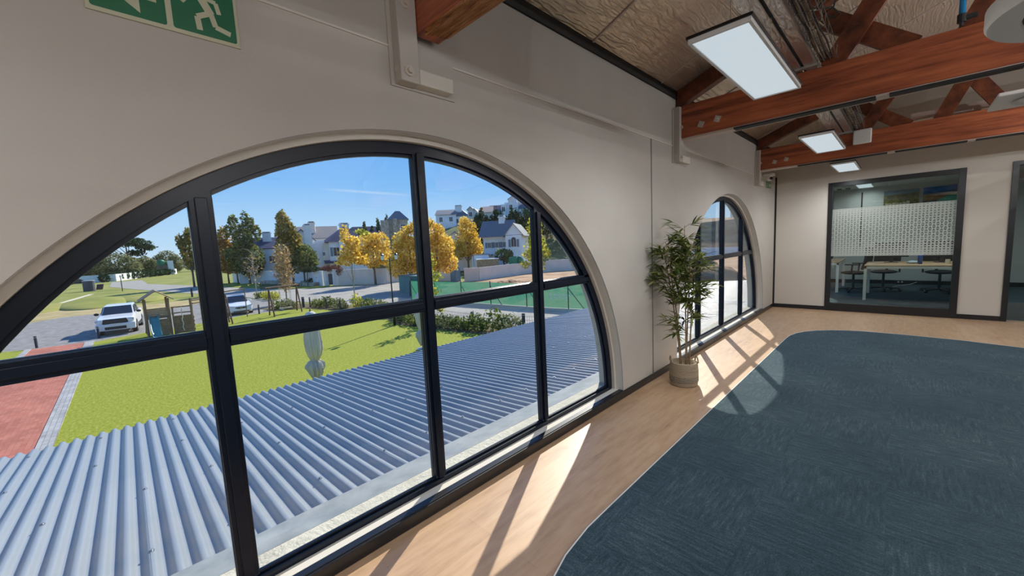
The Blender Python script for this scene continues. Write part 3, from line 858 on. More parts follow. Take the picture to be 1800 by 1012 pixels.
# ------------------------------------------------------------------ exit signs
def round_rect(y0, y1, z0, z1, r, n=5):
    pts = []
    for cy, cz, a0 in ((y1 - r, z1 - r, 0), (y0 + r, z1 - r, 90), (y0 + r, z0 + r, 180), (y1 - r, z0 + r, 270)):
        for k in range(n + 1):
            a = R(a0 + 90 * k / n)
            pts.append((cy + r * math.cos(a), cz + r * math.sin(a)))
    return pts
def limb(pts, w):
    """a flat stroke with square ends, as polygons in (y,z)"""
    out = []
    for (a, b) in zip(pts[:-1], pts[1:]):
        a = Vector(a); b = Vector(b); d = (b - a).normalized(); n = Vector((-d.y, d.x)) * (w / 2)
        out.append([tuple(a + n), tuple(a - n), tuple(b - n), tuple(b + n)])
    return out
def exit_sign(y0, y1, z0, z1, label, man_first):
    h = z1 - z0
    s = thing('exit_sign', (XW, (y0 + y1) / 2, z0), label, 'sign', 'green exit signs on the window wall')
    build(MB().box(XW, XW + 0.007, y0, y1, z0, z1), 'backing_plate', M['sign_pale'], s, bevel=0.002)
    x0 = XW + 0.007
    g = h * 0.055
    mid = (y0 + y1) / 2
    pA = (y0 + g, mid - g * 0.75); pB = (mid + g * 0.75, y1 - g)
    arrow_p, man_p = (pB, pA) if man_first else (pA, pB)
    for p in (pA, pB):
        build(MB().prism(round_rect(p[0], p[1], z0 + g * 1.2, z1 - g, g * 0.7), 'x', x0, x0 + 0.001), 'green_panel', M['green_sign'], s)
    # arrow pointing to -y
    a0, a1 = arrow_p
    zc = (z0 + z1) / 2; wv = a1 - a0
    tip, back = (a0 + wv * 0.12, a1 - wv * 0.12) if not man_first else (a1 - wv * 0.12, a0 + wv * 0.12)
    sg = 1 if back > tip else -1
    hd = tip + sg * wv * 0.52
    mb = MB().prism([(tip, zc), (hd, zc - h * 0.36), (hd, zc - h * 0.12), (back, zc - h * 0.12), (back, zc + h * 0.12), (hd, zc + h * 0.12), (hd, zc + h * 0.36)], 'x', x0 + 0.001, x0 + 0.002)
    build(mb, 'arrow', M['sign_pale'], s)
    # running figure
    m0, m1 = man_p
    def P(u, v):
        uu = u if not man_first else 1 - u
        return (m0 + (m1 - m0) * uu, z0 + h * v)
    mb = MB(); lw = h * 0.085
    cy, cz = P(0.40, 0.86)
    mb.prism([(cy + h * 0.065 * math.cos(2 * PI * k / 14), cz + h * 0.065 * math.sin(2 * PI * k / 14)) for k in range(14)], 'x', x0 + 0.001, x0 + 0.002)
    e = 0.0
    strokes = [([P(0.44, 0.74), P(0.60, 0.46)], lw * 1.5), ([P(0.44, 0.72), P(0.26, 0.66), P(0.16, 0.54)], lw * 0.8), ([P(0.48, 0.72), P(0.70, 0.68), P(0.74, 0.50)], lw * 0.8),
               ([P(0.57, 0.46), P(0.38, 0.36), P(0.40, 0.14)], lw), ([P(0.60, 0.48), P(0.66, 0.26), P(0.90, 0.20)], lw)]
    for pts, ww in strokes:
        for q in limb(pts, ww):
            e += 0.00003
            mb.prism(q, 'x', x0 + 0.001, x0 + 0.002 + e)
    build(mb, 'running_figure', M['sign_pale'], s)
exit_sign(0.012, 0.421, 2.302, 2.505, 'large green exit sign high on the wall over the nearest window', False)
exit_sign(8.62, 9.0, 2.345, 2.480, 'small green exit sign on the wall under the security camera', True)

# ------------------------------------------------------------------ potted bamboo
PX, PY = -1.54, 3.98
pl = thing('potted_bamboo', (PX, PY, 0), 'tall artificial bamboo plant in a woven basket beside the farther arched window', 'plant')
prof = [(0.108, 0.0), (0.122, 0.004), (0.130, 0.05), (0.132, 0.12), (0.128, 0.20), (0.124, 0.238), (0.116, 0.240), (0.116, 0.20), (0.001, 0.195)]
bk = build(MB().lathe(prof, (PX, PY, 0), 40, caps=False), 'basket', M['basket'], pl, smooth=True)
mb = MB()
for k in range(15):
    z = 0.012 + k * 0.0155
    r_ = 0.124 + 0.009 * math.sin(PI * min(1, z / 0.24))
    mb.tube([(PX + r_ * math.cos(2 * PI * q / 40), PY + r_ * math.sin(2 * PI * q / 40), z) for q in range(41)], 0.0062, 6, cap=False)
build(mb, 'weave', M['basket'], bk, smooth=True)
mb = MB()
for z in (0.052, 0.068, 0.084, 0.100):
    mb.tube([(PX + 0.1355 * math.cos(2 * PI * q / 40), PY + 0.1355 * math.sin(2 * PI * q / 40), z) for q in range(41)], 0.0045, 6, cap=False)
tag(build(mb, 'dark_band', mat('dark_fibre', (0.16, 0.14, 0.12), 0.9, noise=0.6, nscale=60), bk, smooth=True), 'darker woven band round the lower basket')
for a in (0.6, 0.6 + PI):
    c, s_ = math.cos(a), math.sin(a)
    pts = []
    for k in range(9):
        t = PI * k / 8
        off = 0.055 * math.cos(t)
        pts.append((PX + 0.123 * c - s_ * off, PY + 0.123 * s_ + c * off, 0.235 + 0.055 * math.sin(t)))
    build(MB().tube(pts, 0.008, 8), 'handle', M['basket'], bk, smooth=True)
rnd = random.Random(11)
leaves = MB()
def leaf(base, dirv, ln, wd):
    d = Vector(dirv).normalized()
    sd = d.cross(Vector((rnd.uniform(-.4, .4), rnd.uniform(-.4, .4), 1)))
    if sd.length < 1e-3: sd = Vector((1, 0, 0))
    sd.normalize(); nr = sd.cross(d).normalized()
    pts = []
    prof = ((0, 0.08), (0.12, 0.65), (0.32, 1.0), (0.58, 0.85), (0.8, 0.5), (1.0, 0.0))
    L = []; Rr = []; Cc = []
    for t, ww in prof:
        p = Vector(base) + d * (ln * t) + Vector((0, 0, -0.22 * ln * t * t))
        p.x = max(p.x, XW + 0.012)
        Cc.append(p - nr * (wd * 0.18 * ww)); L.append(p + sd * (wd * ww / 2)); Rr.append(p - sd * (wd * ww / 2))
    n = len(prof)
    fs = []
    for i in range(n - 1):
        fs += [(i, i + 1, n + i + 1, n + i), (n + i, n + i + 1, 2 * n + i + 1, 2 * n + i)]
    vs = [(max(p[0], XW + 0.01), p[1], p[2]) for p in (L + Cc + Rr)]
    leaves.add(vs, fs)
stems = [((-0.035, 0.02), (-0.12, -0.14), 1.46), ((0.03, -0.02), (0.0, 0.02), 1.62), ((0.01, 0.04), (0.10, -0.06), 1.44), ((-0.02, -0.04), (-0.20, 0.0), 1.36), ((0.045, 0.03), (0.08, 0.12), 1.40)]
twigs = MB()
for (bx, by), (tx, ty), h in stems:
    pts = []
    for k in range(12):
        t = k / 11
        pts.append((PX + bx + (tx - bx) * t ** 1.4, PY + by + (ty - by) * t ** 1.4, 0.19 + (h - 0.19) * t))
    build(MB().tube(pts, [0.0085 - 0.005 * k / 11 for k in range(12)], 8), 'stem', M['cane'], pl, smooth=True)
    nb = 24
    for k in range(nb):
        t = 0.44 + 0.56 * (k + rnd.random() * 0.6) / nb if k > 1 else 0.26 + 0.10 * k
        i = min(10, int(t * 11)); f = t * 11 - i
        p = Vector(pts[i]).lerp(Vector(pts[min(11, i + 1)]), min(1, f))
        a = rnd.uniform(0, 2 * PI)
        bl = rnd.uniform(0.10, 0.24) * (1.15 if t < 0.75 else 0.8)
        out = Vector((math.cos(a), math.sin(a), rnd.uniform(0.25, 0.9)))
        q = p + out.normalized() * bl
        q.x = max(q.x, XW + 0.02)
        twigs.tube([tuple(p), tuple((p + q) / 2 + Vector((0, 0, 0.01))), tuple(q)], [0.0022, 0.0018, 0.001], 5)
        for j in range(10):
            tt = rnd.uniform(0.25, 1.0)
            b0 = p.lerp(q, tt)
            a2 = a + rnd.uniform(-1.3, 1.3)
            dv = (math.cos(a2), math.sin(a2), rnd.uniform(-0.25, 1.0))
            leaf(b0, dv, rnd.uniform(0.11, 0.19), rnd.uniform(0.016, 0.024))
build(twigs, 'twigs', M['cane'], pl)
build(leaves, 'leaves', M['leaf'], pl)
# ------------------------------------------------------------------ office behind the glazed screen
mb = MB()
CX = [XW + 0.6 * k for k in range(10)]
tile = MB()
tile.box(XW, 4.0, YF + 0.12, YB, 2.62, 2.66)
struct(tile, 'ceiling_office', mat('ceiling_tile', (0.62, 0.64, 0.61), 0.9, bump=0.2, bscale=80))
mb = MB()
for k in range(1, 10):
    x = -1.49 + 0.6 * k
    if x < 3.9: mb.box(x - 0.012, x + 0.012, YF + 0.12, YB, 2.612, 2.6205)
for k in range(1, 5):
    y = YF + 0.3 + 1.2 * k
    if y < YB: mb.box(XW, 4.0, y - 0.012, y + 0.012, 2.612, 2.6205)
struct(mb, 'trim_6', M['white_metal'])
def troffer(x0, x1, y0, y1, label, group='lit ceiling panels in the office', k=1.3):
    t = thing('ceiling_panel_light', ((x0 + x1) / 2, (y0 + y1) / 2, 2.60), label, 'light', group)
    build(MB().box(x0, x1, y0, y1, 2.604, 2.611), 'diffuser', M['lamp_face'], t)
    build(MB().box(x0 - 0.02, x1 + 0.02, y0 - 0.02, y1 + 0.02, 2.607, 2.6195), 'light_frame', M['white_metal'], t)
    lamp_glow(t, y1 - y0, LAMP_W * k)
troffer(-0.88, -0.60, 13.2, 14.4, 'lit white ceiling panel left of the pictures inside the glazed office', k=0.5)
troffer(0.15, 0.43, 10.4, 11.6, 'lit ceiling panel inside the office just behind the glazed screen', None)
troffer(2.2, 2.5, 11.2, 12.4, 'lit ceiling panel in the room behind the glass door', None)
mb = MB().box(-1.36, -1.0, 13.9, 14.3, 2.607, 2.6195)
v = one(mb, 'air_vent', M['white_metal'], 'white ceiling vent with dark slots in the far left office ceiling', 'vent')
build(MB().box(-1.32, -1.22, 13.95, 14.25, 2.602, 2.607).box(-1.14, -1.04, 13.95, 14.25, 2.602, 2.607), 'dark_slot', M['darkgap'], v)

def picture(x0, x1, z0, z1, kind, label):
    p = thing('wall_picture', ((x0 + x1) / 2, YB, z0), label, 'picture', 'landscape pictures on the office wall')
    y = YB - 0.03
    build(MB().box(x0, x1, y, YB, z0, z1), 'canvas', mat('canvas_edge', (0.05, 0.05, 0.05), 0.7), p)
    w, h = x1 - x0, z1 - z0
    def band(pts, col, name, e, nz=0.25, sc=9):
        build(MB().prism([(x0 + u * w, z0 + v * h) for u, v in pts], 'y', y - 0.0008 * e, y), name, mat('print_' + name + kind, col, 0.6, noise=nz, nscale=sc), p)
    rn = random.Random(len(kind))
    if kind == 'town':
        band([(0, .72), (1, .78), (1, 1), (0, 1)], (0.16, 0.26, 0.32), 'printed_sky', 1)
        band([(0, .3), (1, .3), (1, .80), (.6, .76), (0, .74)], (0.16, 0.14, 0.08), 'printed_plain', 2, 0.5, 14)
        band([(0, 0), (1, 0), (1, .5), (.7, .42), (0, .45)], (0.12, 0.13, 0.03), 'printed_fields', 3, 0.6, 18)
        mbb = MB()
        for k in range(7):
            u = 0.06 + k * 0.10; v = 0.08 + 0.10 * rn.random()
            mbb.prism([(x0 + u * w, z0 + v * h), (x0 + (u + .085) * w, z0 + v * h), (x0 + (u + .085) * w, z0 + (v + .16) * h), (x0 + u * w, z0 + (v + .18) * h)], 'y', y - 0.0034, y)
        build(mbb, 'printed_houses', mat('print_houses', (0.45, 0.42, 0.34), 0.6), p)
    else:
        band([(0, .62), (1, .70), (1, 1), (0, 1)], (0.05, 0.16, 0.45), 'printed_sky', 1, 0.5, 6)
        band([(0, .40), (1, .50), (1, .78), (.5, .72), (0, .68)], (0.06, 0.10, 0.18), 'printed_hills', 2, 0.3, 8)
        band([(0, .30), (.6, .34), (1, .56), (1, .62), (.5, .60), (0, .62)], (0.24, 0.14, 0.07), 'printed_shore', 3, 0.4, 12)
        band([(.2, 0), (1, 0), (1, .52), (.7, .50), (.5, .36), (.3, .2)], (0.02, 0.36, 0.28), 'printed_bay', 4, 0.25, 7)
        band([(0, 0), (.3, 0), (.45, .24), (.28, .26), (0, .2)], (0.05, 0.10, 0.13), 'printed_harbour', 5, 0.5, 16)
picture(-0.39, 0.27, 2.02, 2.47, 'town', 'landscape picture of a plain with pale houses on the office back wall')
picture(0.335, 0.96, 2.00, 2.47, 'bay', 'bright seaside picture with turquoise bay on the office back wall')
struct(MB().box(-0.84, -0.81, YB - 0.012, YB, 1.0, 2.5), 'trim_7', M['darkgap'])

OAK = mat('desk_oak', (0.48, 0.33, 0.20), 0.5, noise=0.15, nscale=20, stretch=(1, 8, 1))
def desk(x0, x1, y0, y1, label, group='office desks with white frames'):
    d = thing('office_desk', ((x0 + x1) / 2, (y0 + y1) / 2, 0), label, 'desk', group)
    build(MB().box(x0, x1, y0, y1, 0.715, 0.74), 'desk_top', OAK, d, bevel=0.003)
    fr = MB().box(x0, x1, y0, y0 + 0.04, 0.672, 0.715).box(x0, x1, y1 - 0.04, y1, 0.672, 0.715).box(x0, x0 + 0.04, y0, y1, 0.672, 0.715).box(x1 - 0.04, x1, y0, y1, 0.672, 0.715)
    build(fr, 'desk_frame', M['white_metal'], d)
    for x in (x0, x1 - 0.05):
        for y in (y0, y1 - 0.05):
            build(MB().box(x, x + 0.05, y, y + 0.05, 0, 0.672), 'leg', M['white_metal'], d)
desk(-0.545, 0.96, 11.06, 12.40, 'wide oak office desk on white legs behind the glazed screen')
desk(-1.78, -1.05, 12.2, 13.7, 'oak desk against the window wall at the left of the office')
DKF = mat('black_mesh_fabric', (0.016, 0.017, 0.019), 0.8)
DKP = mat('black_nylon', (0.02, 0.021, 0.023), 0.4)
def chair(x, y, rz, label):
    c = thing('office_chair', (x, y, 0), label, 'chair', 'black office chairs at the desks', rz=rz)
    mb = MB()
    for k in range(5):
        a = 2 * PI * k / 5 + 0.3
        mb.bar((0, 0, 0.085), (0.30 * math.cos(a), 0.30 * math.sin(a), 0.065), 0.04, 0.03)
    build(mb, 'star_base', DKP, c, local=True)
    for k in range(5):
        a = 2 * PI * k / 5 + 0.3
        px, py = 0.30 * math.cos(a), 0.30 * math.sin(a)
        build(MB().tube([(px - 0.02 * math.sin(a), py + 0.02 * math.cos(a), 0.03), (px + 0.02 * math.sin(a), py - 0.02 * math.cos(a), 0.03)], 0.029, 12), 'caster', DKP, c, local=True)
    build(MB().tube([(0, 0, 0.08), (0, 0, 0.42)], 0.025, 10), 'gas_lift', DKP, c, local=True)
    build(MB().blob((0, 0, 0.46), 0.25, 0.25, 0.045, 20, 8), 'seat', DKF, c, local=True, smooth=True)
    mb = MB()
    vs = []; fs = []
    for j in range(7):
        z = 0.56 + 0.50 * j / 6
        for i in range(7):
            u = -1 + 2 * i / 6
            wv = 0.23 * (1 - 0.25 * (j / 6) ** 3)
            vs.append((-0.24 - 0.05 * (j / 6) + 0.06 * u * u - 0.03 * math.sin(PI * j / 6), u * wv, z))
    for j in range(6):
        for i in range(6):
            a = j * 7 + i
            fs.append((a, a + 1, a + 8, a + 7))
    mb.add(vs, fs)
    build(mb, 'backrest', DKF, c, local=True, smooth=True, solid=0.04)
    build(MB().bar((-0.10, 0, 0.42), (-0.27, 0, 0.45), 0.06, 0.02).bar((-0.27, 0, 0.44), (-0.28, 0, 0.70), 0.05, 0.02), 'back_bar', DKP, c, local=True)
    for s in (-1, 1):
        build(MB().bar((-0.02, s * 0.27, 0.45), (-0.04, s * 0.28, 0.66), 0.03, 0.03).bar((-0.14, s * 0.28, 0.67), (0.10, s * 0.28, 0.67), 0.06, 0.025), 'armrest', DKP, c, local=True)
chair(-0.28, 12.95, R(-100), 'black office chair tucked behind the left end of the oak desk')
chair(0.64, 12.95, R(-80), 'black office chair behind the right end of the oak desk')
chair(-0.80, 12.55, R(170), 'black office chair facing the desk against the window wall')
def monitor(x, y, label):
    m = thing('monitor', (x, y, 0.74), label, 'monitor', 'dark monitors on the oak desk')
    build(MB().box(x - 0.27, x + 0.27, y, y + 0.025, 0.86, 1.18), 'screen', M['black'], m, bevel=0.004)
    build(MB().box(x - 0.03, x + 0.03, y + 0.025, y + 0.05, 0.74, 0.95).box(x - 0.11, x + 0.11, y - 0.05, y + 0.10, 0.74, 0.75), 'stand', DKP, m)
monitor(-0.15, 12.0, 'dark monitor on the oak desk, half hidden behind the frosted band')
monitor(0.60, 12.0, 'dark monitor at the right end of the oak desk')
bo = thing('water_bottle', (0.28, 11.45, 0.74), 'blue water bottle standing on the oak desk', 'bottle')
build(MB().lathe([(0.035, 0), (0.036, 0.15), (0.028, 0.19), (0.012, 0.21)], (0.28, 11.45, 0.74), 16), 'body', mat('blue_bottle', (0.02, 0.08, 0.32), 0.3), bo, smooth=True)
build(MB().lathe([(0.016, 0.0), (0.016, 0.03)], (0.28, 11.45, 0.95), 12), 'cap', M['black'], bo)
one(MB().blob((0.18, 11.62, 0.77), 0.09, 0.07, 0.032, 12, 8, 2, 0.08), 'paper_bundle', mat('pale_blue_paper', (0.42, 0.5, 0.58), 0.8), 'crumpled pale blue bundle beside the water bottle on the desk', 'paper', smooth=True)
one(MB().lathe([(0.033, 0), (0.036, 0.09)], (0.66, 11.5, 0.74), 16), 'paper_cup', mat('cream_cup', (0.6, 0.55, 0.42), 0.6), 'cream cup near the right end of the oak desk', 'cup')
one(MB().box(0.74, 0.95, 11.5, 11.8, 0.74, 0.86), 'document_box', mat('brown_card', (0.28, 0.18, 0.11), 0.8), 'brown box on the right end of the oak desk', 'box')
bg_ = thing('shoulder_bag', (-1.38, 12.8, 0.74), 'dark blue bag lying on the desk against the window wall', 'bag')
build(MB().blob((-1.38, 12.8, 0.84), 0.16, 0.24, 0.10, 16, 10, 5, 0.05), 'body', mat('navy_canvas', (0.03, 0.045, 0.085), 0.8), bg_, smooth=True)
build(MB().tube([(-1.38, 12.62, 0.90), (-1.36, 12.7, 1.0), (-1.36, 12.9, 1.0), (-1.38, 12.98, 0.90)], 0.012, 6), 'strap', mat('tan_strap', (0.3, 0.16, 0.08), 0.6), bg_)
so = thing('power_outlet', (0.0, YB, 0.02), 'black floor level power outlet box with white sockets on the office skirting', 'power outlet')
build(MB().box(-0.08, 0.28, YB - 0.03, YB - 0.014, 0.02, 0.095), 'outlet_box', M['black'], so)
for x in (-0.02, 0.05):
    build(MB().tube([(x, YB - 0.034, 0.058), (x, YB - 0.03, 0.058)], 0.018, 10), 'socket', M['white'], so)
pts = [(0.32, YB - 0.03, 0.06), (0.2, YB - 0.2, 0.02), (0.0, YB - 0.5, 0.008), (-0.15, YB - 0.9, 0.008), (-0.2, 13.35, 0.008)]
one(MB().tube(pts, 0.006, 6), 'power_cable', M['white'], 'thin white power cable lying on the office carpet by the outlet', 'cable')
# ------------------------------------------------------------------ outdoors: ground
GZ = -3.0
def smooth01(a, b, x):
    t = min(1.0, max(0.0, (x - a) / (b - a)))
    return t * t * (3 - 2 * t)
def hill(x, y):
    r = math.hypot(x, y); phi = math.degrees(math.atan2(y, -x))
    if phi > 150 or phi < -90: return 0.0
    amp = 13.0 * smooth01(14, 44, phi) * (1 - 0.35 * smooth01(58, 72, phi))
    r0 = 68 + 36 * smooth01(55, 68, phi); r1 = r0 + 54 - 30 * smooth01(55, 68, phi)
    return amp * smooth01(r0, r1, r)
LAWN = noise_mat('mown_lawn', [(0.28, (0.155, 0.20, 0.016)), (0.46, (0.24, 0.275, 0.025)), (0.56, (0.30, 0.315, 0.04)), (0.72, (0.44, 0.39, 0.13))], 8.0, 0.95, 15, 0.25, 60, stretch=(1, 1.8, 1))
FIELD = noise_mat('far_grass', [(0.3, (0.14, 0.18, 0.035)), (0.5, (0.25, 0.26, 0.06)), (0.7, (0.36, 0.31, 0.11))], 0.16, 0.95, 8)
DRY = noise_mat('dry_grass', [(0.3, (0.24, 0.20, 0.08)), (0.5, (0.42, 0.33, 0.16)), (0.7, (0.50, 0.41, 0.24))], 0.35, 0.95, 8)
GRAVEL = noise_mat('grey_gravel', [(0.3, (0.165, 0.16, 0.155)), (0.5, (0.26, 0.25, 0.24)), (0.7, (0.36, 0.345, 0.33))], 2.2, 0.95, 9, 0.6, 40)
ASPH = noise_mat('pale_asphalt', [(0.3, (0.255, 0.24, 0.215)), (0.5, (0.335, 0.315, 0.28)), (0.7, (0.40, 0.375, 0.335))], 0.5, 0.9, 8)
DIRT = noise_mat('bare_earth', [(0.3, (0.25, 0.14, 0.075)), (0.5, (0.42, 0.26, 0.15)), (0.7, (0.55, 0.40, 0.27))], 0.35, 0.95, 8, 0.8, 6)
HILLG = noise_mat('hill_scrub', [(0.3, (0.05, 0.075, 0.025)), (0.5, (0.11, 0.13, 0.045)), (0.7, (0.24, 0.20, 0.10))], 0.2, 0.95, 6)
PAVE_R = brick_mat('red_paving', (0.40, 0.135, 0.09), (0.48, 0.185, 0.13), (0.28, 0.12, 0.09), 0.21, 0.105, ms=0.004)
PAVE_G = brick_mat('grey_cobbles', (0.34, 0.33, 0.32), (0.44, 0.43, 0.42), (0.20, 0.19, 0.18), 0.11, 0.11)

mb = MB()
N1, N2 = 60, 56
rs = [0.0, 8, 20, 35, 50, 60] + [60 + 4 * k for k in range(1, 22)] + [150, 165, 185, 210, 250, 300, 380, 480]
phs = [-100 + 3.0 * k for k in range(91)]
for r in rs:
    for p in phs:
        x, y = -r * math.cos(R(p)), r * math.sin(R(p))
        mb.v.append((x, y, GZ - 0.02 + hill(x, y)))
n = len(phs)
for i in range(len(rs) - 1):
    for k in range(n - 1):
        a = i * n + k
        mb.f.append((a, a + n, a + n + 1, a + 1))
struct(mb, 'ground', FIELD, smooth=True)
# wooded hillside as its own skin
mb = MB()
rs2 = [66 + 3 * k for k in range(30)]
ph2 = [12 + 1.5 * k for k in range(32)]
for r in rs2:
    for p in ph2:
        x, y = -r * math.cos(R(p)), r * math.sin(R(p))
        mb.v.append((x, y, GZ + 0.03 + hill(x, y)))
n = len(ph2)
for i in range(len(rs2) - 1):
    for k in range(n - 1):
        a = i * n + k
        mb.f.append((a, a + n, a + n + 1, a + 1))
struct(mb, 'hillside', HILLG, smooth=True)

def patch(name, poly, z, m, t=0.012):
    return struct(MB().prism(poly, 'z', GZ + z - t, GZ + z), name, m)
patch('lawn', [(-2.3, -1.75), (-33.9, -1.6), (-35.0, 0.8), (-36.2, 5.2), (-37.2, 6.4), (-37.0, 8.6), (-36.5, 10.8), (-31.9, 11.9), (-30.1, 13.2), (-24.4, 12.2), (-21.7, 11.7), (-18.3, 12.2), (-15.0, 13.0), (-2.3, 13.4)], 0.02, LAWN)
patch('lawn_beyond_path', [(-2.3, -4.35), (-34.6, -4.2), (-35.2, -5.4), (-36, -9), (-37, -30), (-2.3, -30)], 0.02, LAWN)
patch('path', [(-2.3, -4.1), (-34.5, -4.0), (-34.2, -1.95), (-2.3, -2.02)], 0.025, PAVE_R)
patch('kerb_near', [(-2.3, -2.02), (-34.2, -1.95), (-34.2, -1.55), (-2.3, -1.76)], 0.045, PAVE_G, 0.03)
patch('kerb_far', [(-2.3, -4.36), (-34.5, -4.25), (-34.5, -4.0), (-2.3, -4.1)], 0.045, PAVE_G, 0.03)
patch('gravel_yard', [(-34.3, -30), (-34.6, -4.2), (-33.9, -1.6), (-35.0, 0.8), (-36.2, 5.2), (-37.2, 6.4), (-37.0, 9.3), (-41.0, 9.6), (-45.5, 10.8), (-56.5, 9.6), (-52.5, 5.0), (-48.8, 1.4), (-53.7, -1.8), (-53.9, -4.2), (-51.0, -6.4), (-52, -30)], 0.008, GRAVEL)
patch('dry_verge', [(-50.9, -6.4), (-53.9, -4.2), (-53.7, -1.8), (-48.8, 1.4), (-52.5, 5.0), (-56.5, 9.6), (-60, 7.0), (-58.5, 2.0), (-62, -1.0), (-64, -5), (-62, -30), (-52, -30)], 0.006, DRY)
patch('street', [(-2, 17.5), (-13.0, 15.4), (-17.2, 14.75), (-20.9, 13.85), (-25.0, 13.85), (-33.3, 14.0), (-39.0, 13.2), (-45.5, 11.0), (-57.7, 9.8), (-72, 6.6), (-95, 2.0), (-118, -2), (-150, -2), (-150, 4), (-118, 4), (-98, 8.5), (-78, 12.2), (-62.5, 15.4), (-57.7, 18.2), (-56.0, 21.5), (-53, 25.0), (-52.5, 30.0), (-44, 30.5), (-40.5, 23.5), (-31.9, 19.6), (-24.5, 20.8), (-15, 22.2), (-2, 25.0)], 0.012, ASPH)
patch('sidewalk', [(-20.3, 14.0), (-25.0, 14.0), (-25.5, 14.9), (-23.0, 14.8), (-20.3, 14.5)], 0.02, brick_mat('pinkish_paving', (0.44, 0.28, 0.24), (0.52, 0.36, 0.31), (0.3, 0.22, 0.2), 0.2, 0.1))
patch('planting_bed', [(-40.5, 8.4), (-37.0, 8.8), (-36.5, 10.8), (-31.9, 11.9), (-30.1, 13.2), (-24.4, 12.2), (-21.7, 11.7), (-18.3, 12.2), (-14.5, 13.0), (-13.5, 15.2), (-17.2, 14.8), (-20.9, 13.9), (-25.0, 13.9), (-31.7, 14.2), (-37.2, 13.2), (-41, 11.5)], 0.03, noise_mat('bed_soil', [(0.3, (0.08, 0.06, 0.035)), (0.7, (0.16, 0.13, 0.06))], 2.0))
patch('grass_verge', [(-92, 13.0), (-78, 12.6), (-62.5, 15.6), (-57.9, 18.4), (-57.5, 21.3), (-62.0, 19.6), (-79, 17.5), (-92, 15.5)], 0.016, LAWN)
patch('building_ground', [(-44.5, 32.0), (-40.6, 26), (-31.9, 19.0), (-24.5, 20.8), (-15, 22.2), (-1, 25.0), (-1, 103), (-36, 103), (-42, 47), (-41.8, 40), (-40.8, 34.7), (-42.5, 33.4)], 0.0, DIRT, 0.02)
patch('patio', [(-2.3, -2.0), (-5.6, -2.0), (-5.6, 13.4), (-2.3, 13.4)], 0.03, PAVE_G)
# grassy mounds left of the parking yard
mb = MB()
for (cx, cy, rx, ry, h) in ((-69, -2.6, 9, 3.2, 0.62), (-70.5, 1.6, 8, 2.4, 0.5), (-68, -7.5, 7, 3.5, 0.5)):
    m2 = MB().blob((cx, cy, GZ - 0.02), rx, ry, h, 28, 14)
    mb.add(m2.v, m2.f)
struct(mb, 'mound', FIELD, smooth=True)
struct(MB().prism([(-67.5, -7.2), (-93, -4.0), (-93, -3.4), (-67.5, -6.5)], 'z', GZ, GZ + 0.012), 'footpath', mat('pale_sand_path', (0.62, 0.55, 0.40), 0.9))
for nm, pts in (('kerbstone', [(-37.0, 9.35), (-41.0, 9.65), (-45.5, 10.9)]),):
    mb = MB()
    for a, b in zip(pts[:-1], pts[1:]): mb.bar((a[0], a[1], GZ + 0.03), (b[0], b[1], GZ + 0.03), 0.15, 0.12)
    one(mb, nm, M['plaster'], 'pale kerb edging the parking yard behind the white sedan', 'kerb')

# ------------------------------------------------------------------ veranda roof below the window
vr = thing('veranda_roof', (-4.2, 4.6, -0.3), 'blue grey corrugated metal veranda roof just below the arched windows', 'roof', kind='thing')
RY0, RY1 = -6.0, 15.6
RX0, RX1 = -2.395, -6.06
def roof_z(x): return 0.0 + (x - RX0) / (RX1 - RX0) * -0.30
PITCH = 0.0945
ROOFM = mat('painted_roof_sheet', (0.23, 0.265, 0.31), 0.38, 0.0, spec=0.45, noise=0.05, nscale=0.8)
ysn = int(round((RY1 - RY0) / PITCH))
per = 14
xs = [RX0 + 0.02 + (RX1 - RX0 - 0.02) * k / 4 for k in range(5)]
shw = 7                                           # corrugations per sheet
k0 = 0
while k0 < ysn:
    k1 = min(ysn, k0 + shw)
    mb = MB()
    cnt = (k1 - k0) * per + 1
    lift = 0.0009 * ((k0 // shw) % 2)
    for q in range(cnt):
        y = RY0 + PITCH * (k0 + q / per) + (-0.004 if q == 0 else 0.004 if q == cnt - 1 else 0.0)
        dz = 0.0168 * math.tanh(1.5 * math.cos(2 * PI * q / per)) / math.tanh(1.5)
        for x in xs:
            mb.v.append((x, y, roof_z(x) + dz + lift))
    for q in range(cnt - 1):
        for i in range(4):
            a = q * 5 + i
            mb.f.append((a, a + 5, a + 6, a + 1))
    build(mb, 'roof_sheet', ROOFM, vr, smooth=True)
    k0 = k1
build(MB().prism([(XO, 0.055), (XO, 0.075), (-2.20, 0.072), (-2.405, 0.022), (-2.405, 0.012), (-2.2, 0.055)], 'y', RY0, RY1), 'flashing', noise_mat('flashing_grey', [(0.35, (0.34, 0.37, 0.39)), (0.65, (0.50, 0.53, 0.54))], 3, 0.5, 6), vr) if False else None
mb = MB()
XL = XO - 0.02
mb.add([(XL, RY0, 0.088), (-2.40, RY0, 0.022), (-2.40, RY1, 0.022), (XL, RY1, 0.088), (XL, RY0, 0.08), (-2.40, RY0, 0.014), (-2.40, RY1, 0.014), (XL, RY1, 0.08)], FS)
tag(build(mb, 'flashing', noise_mat('flashing_grey', [(0.35, (0.19, 0.22, 0.24)), (0.65, (0.30, 0.33, 0.345))], 5, 0.5, 8), vr), 'smooth grey flashing strip along the wall')
SCR = mat('roof_screw', (0.30, 0.33, 0.37), 0.35, 0.5)
sc_mesh = None
rnd = random.Random(8)
cnt = 0
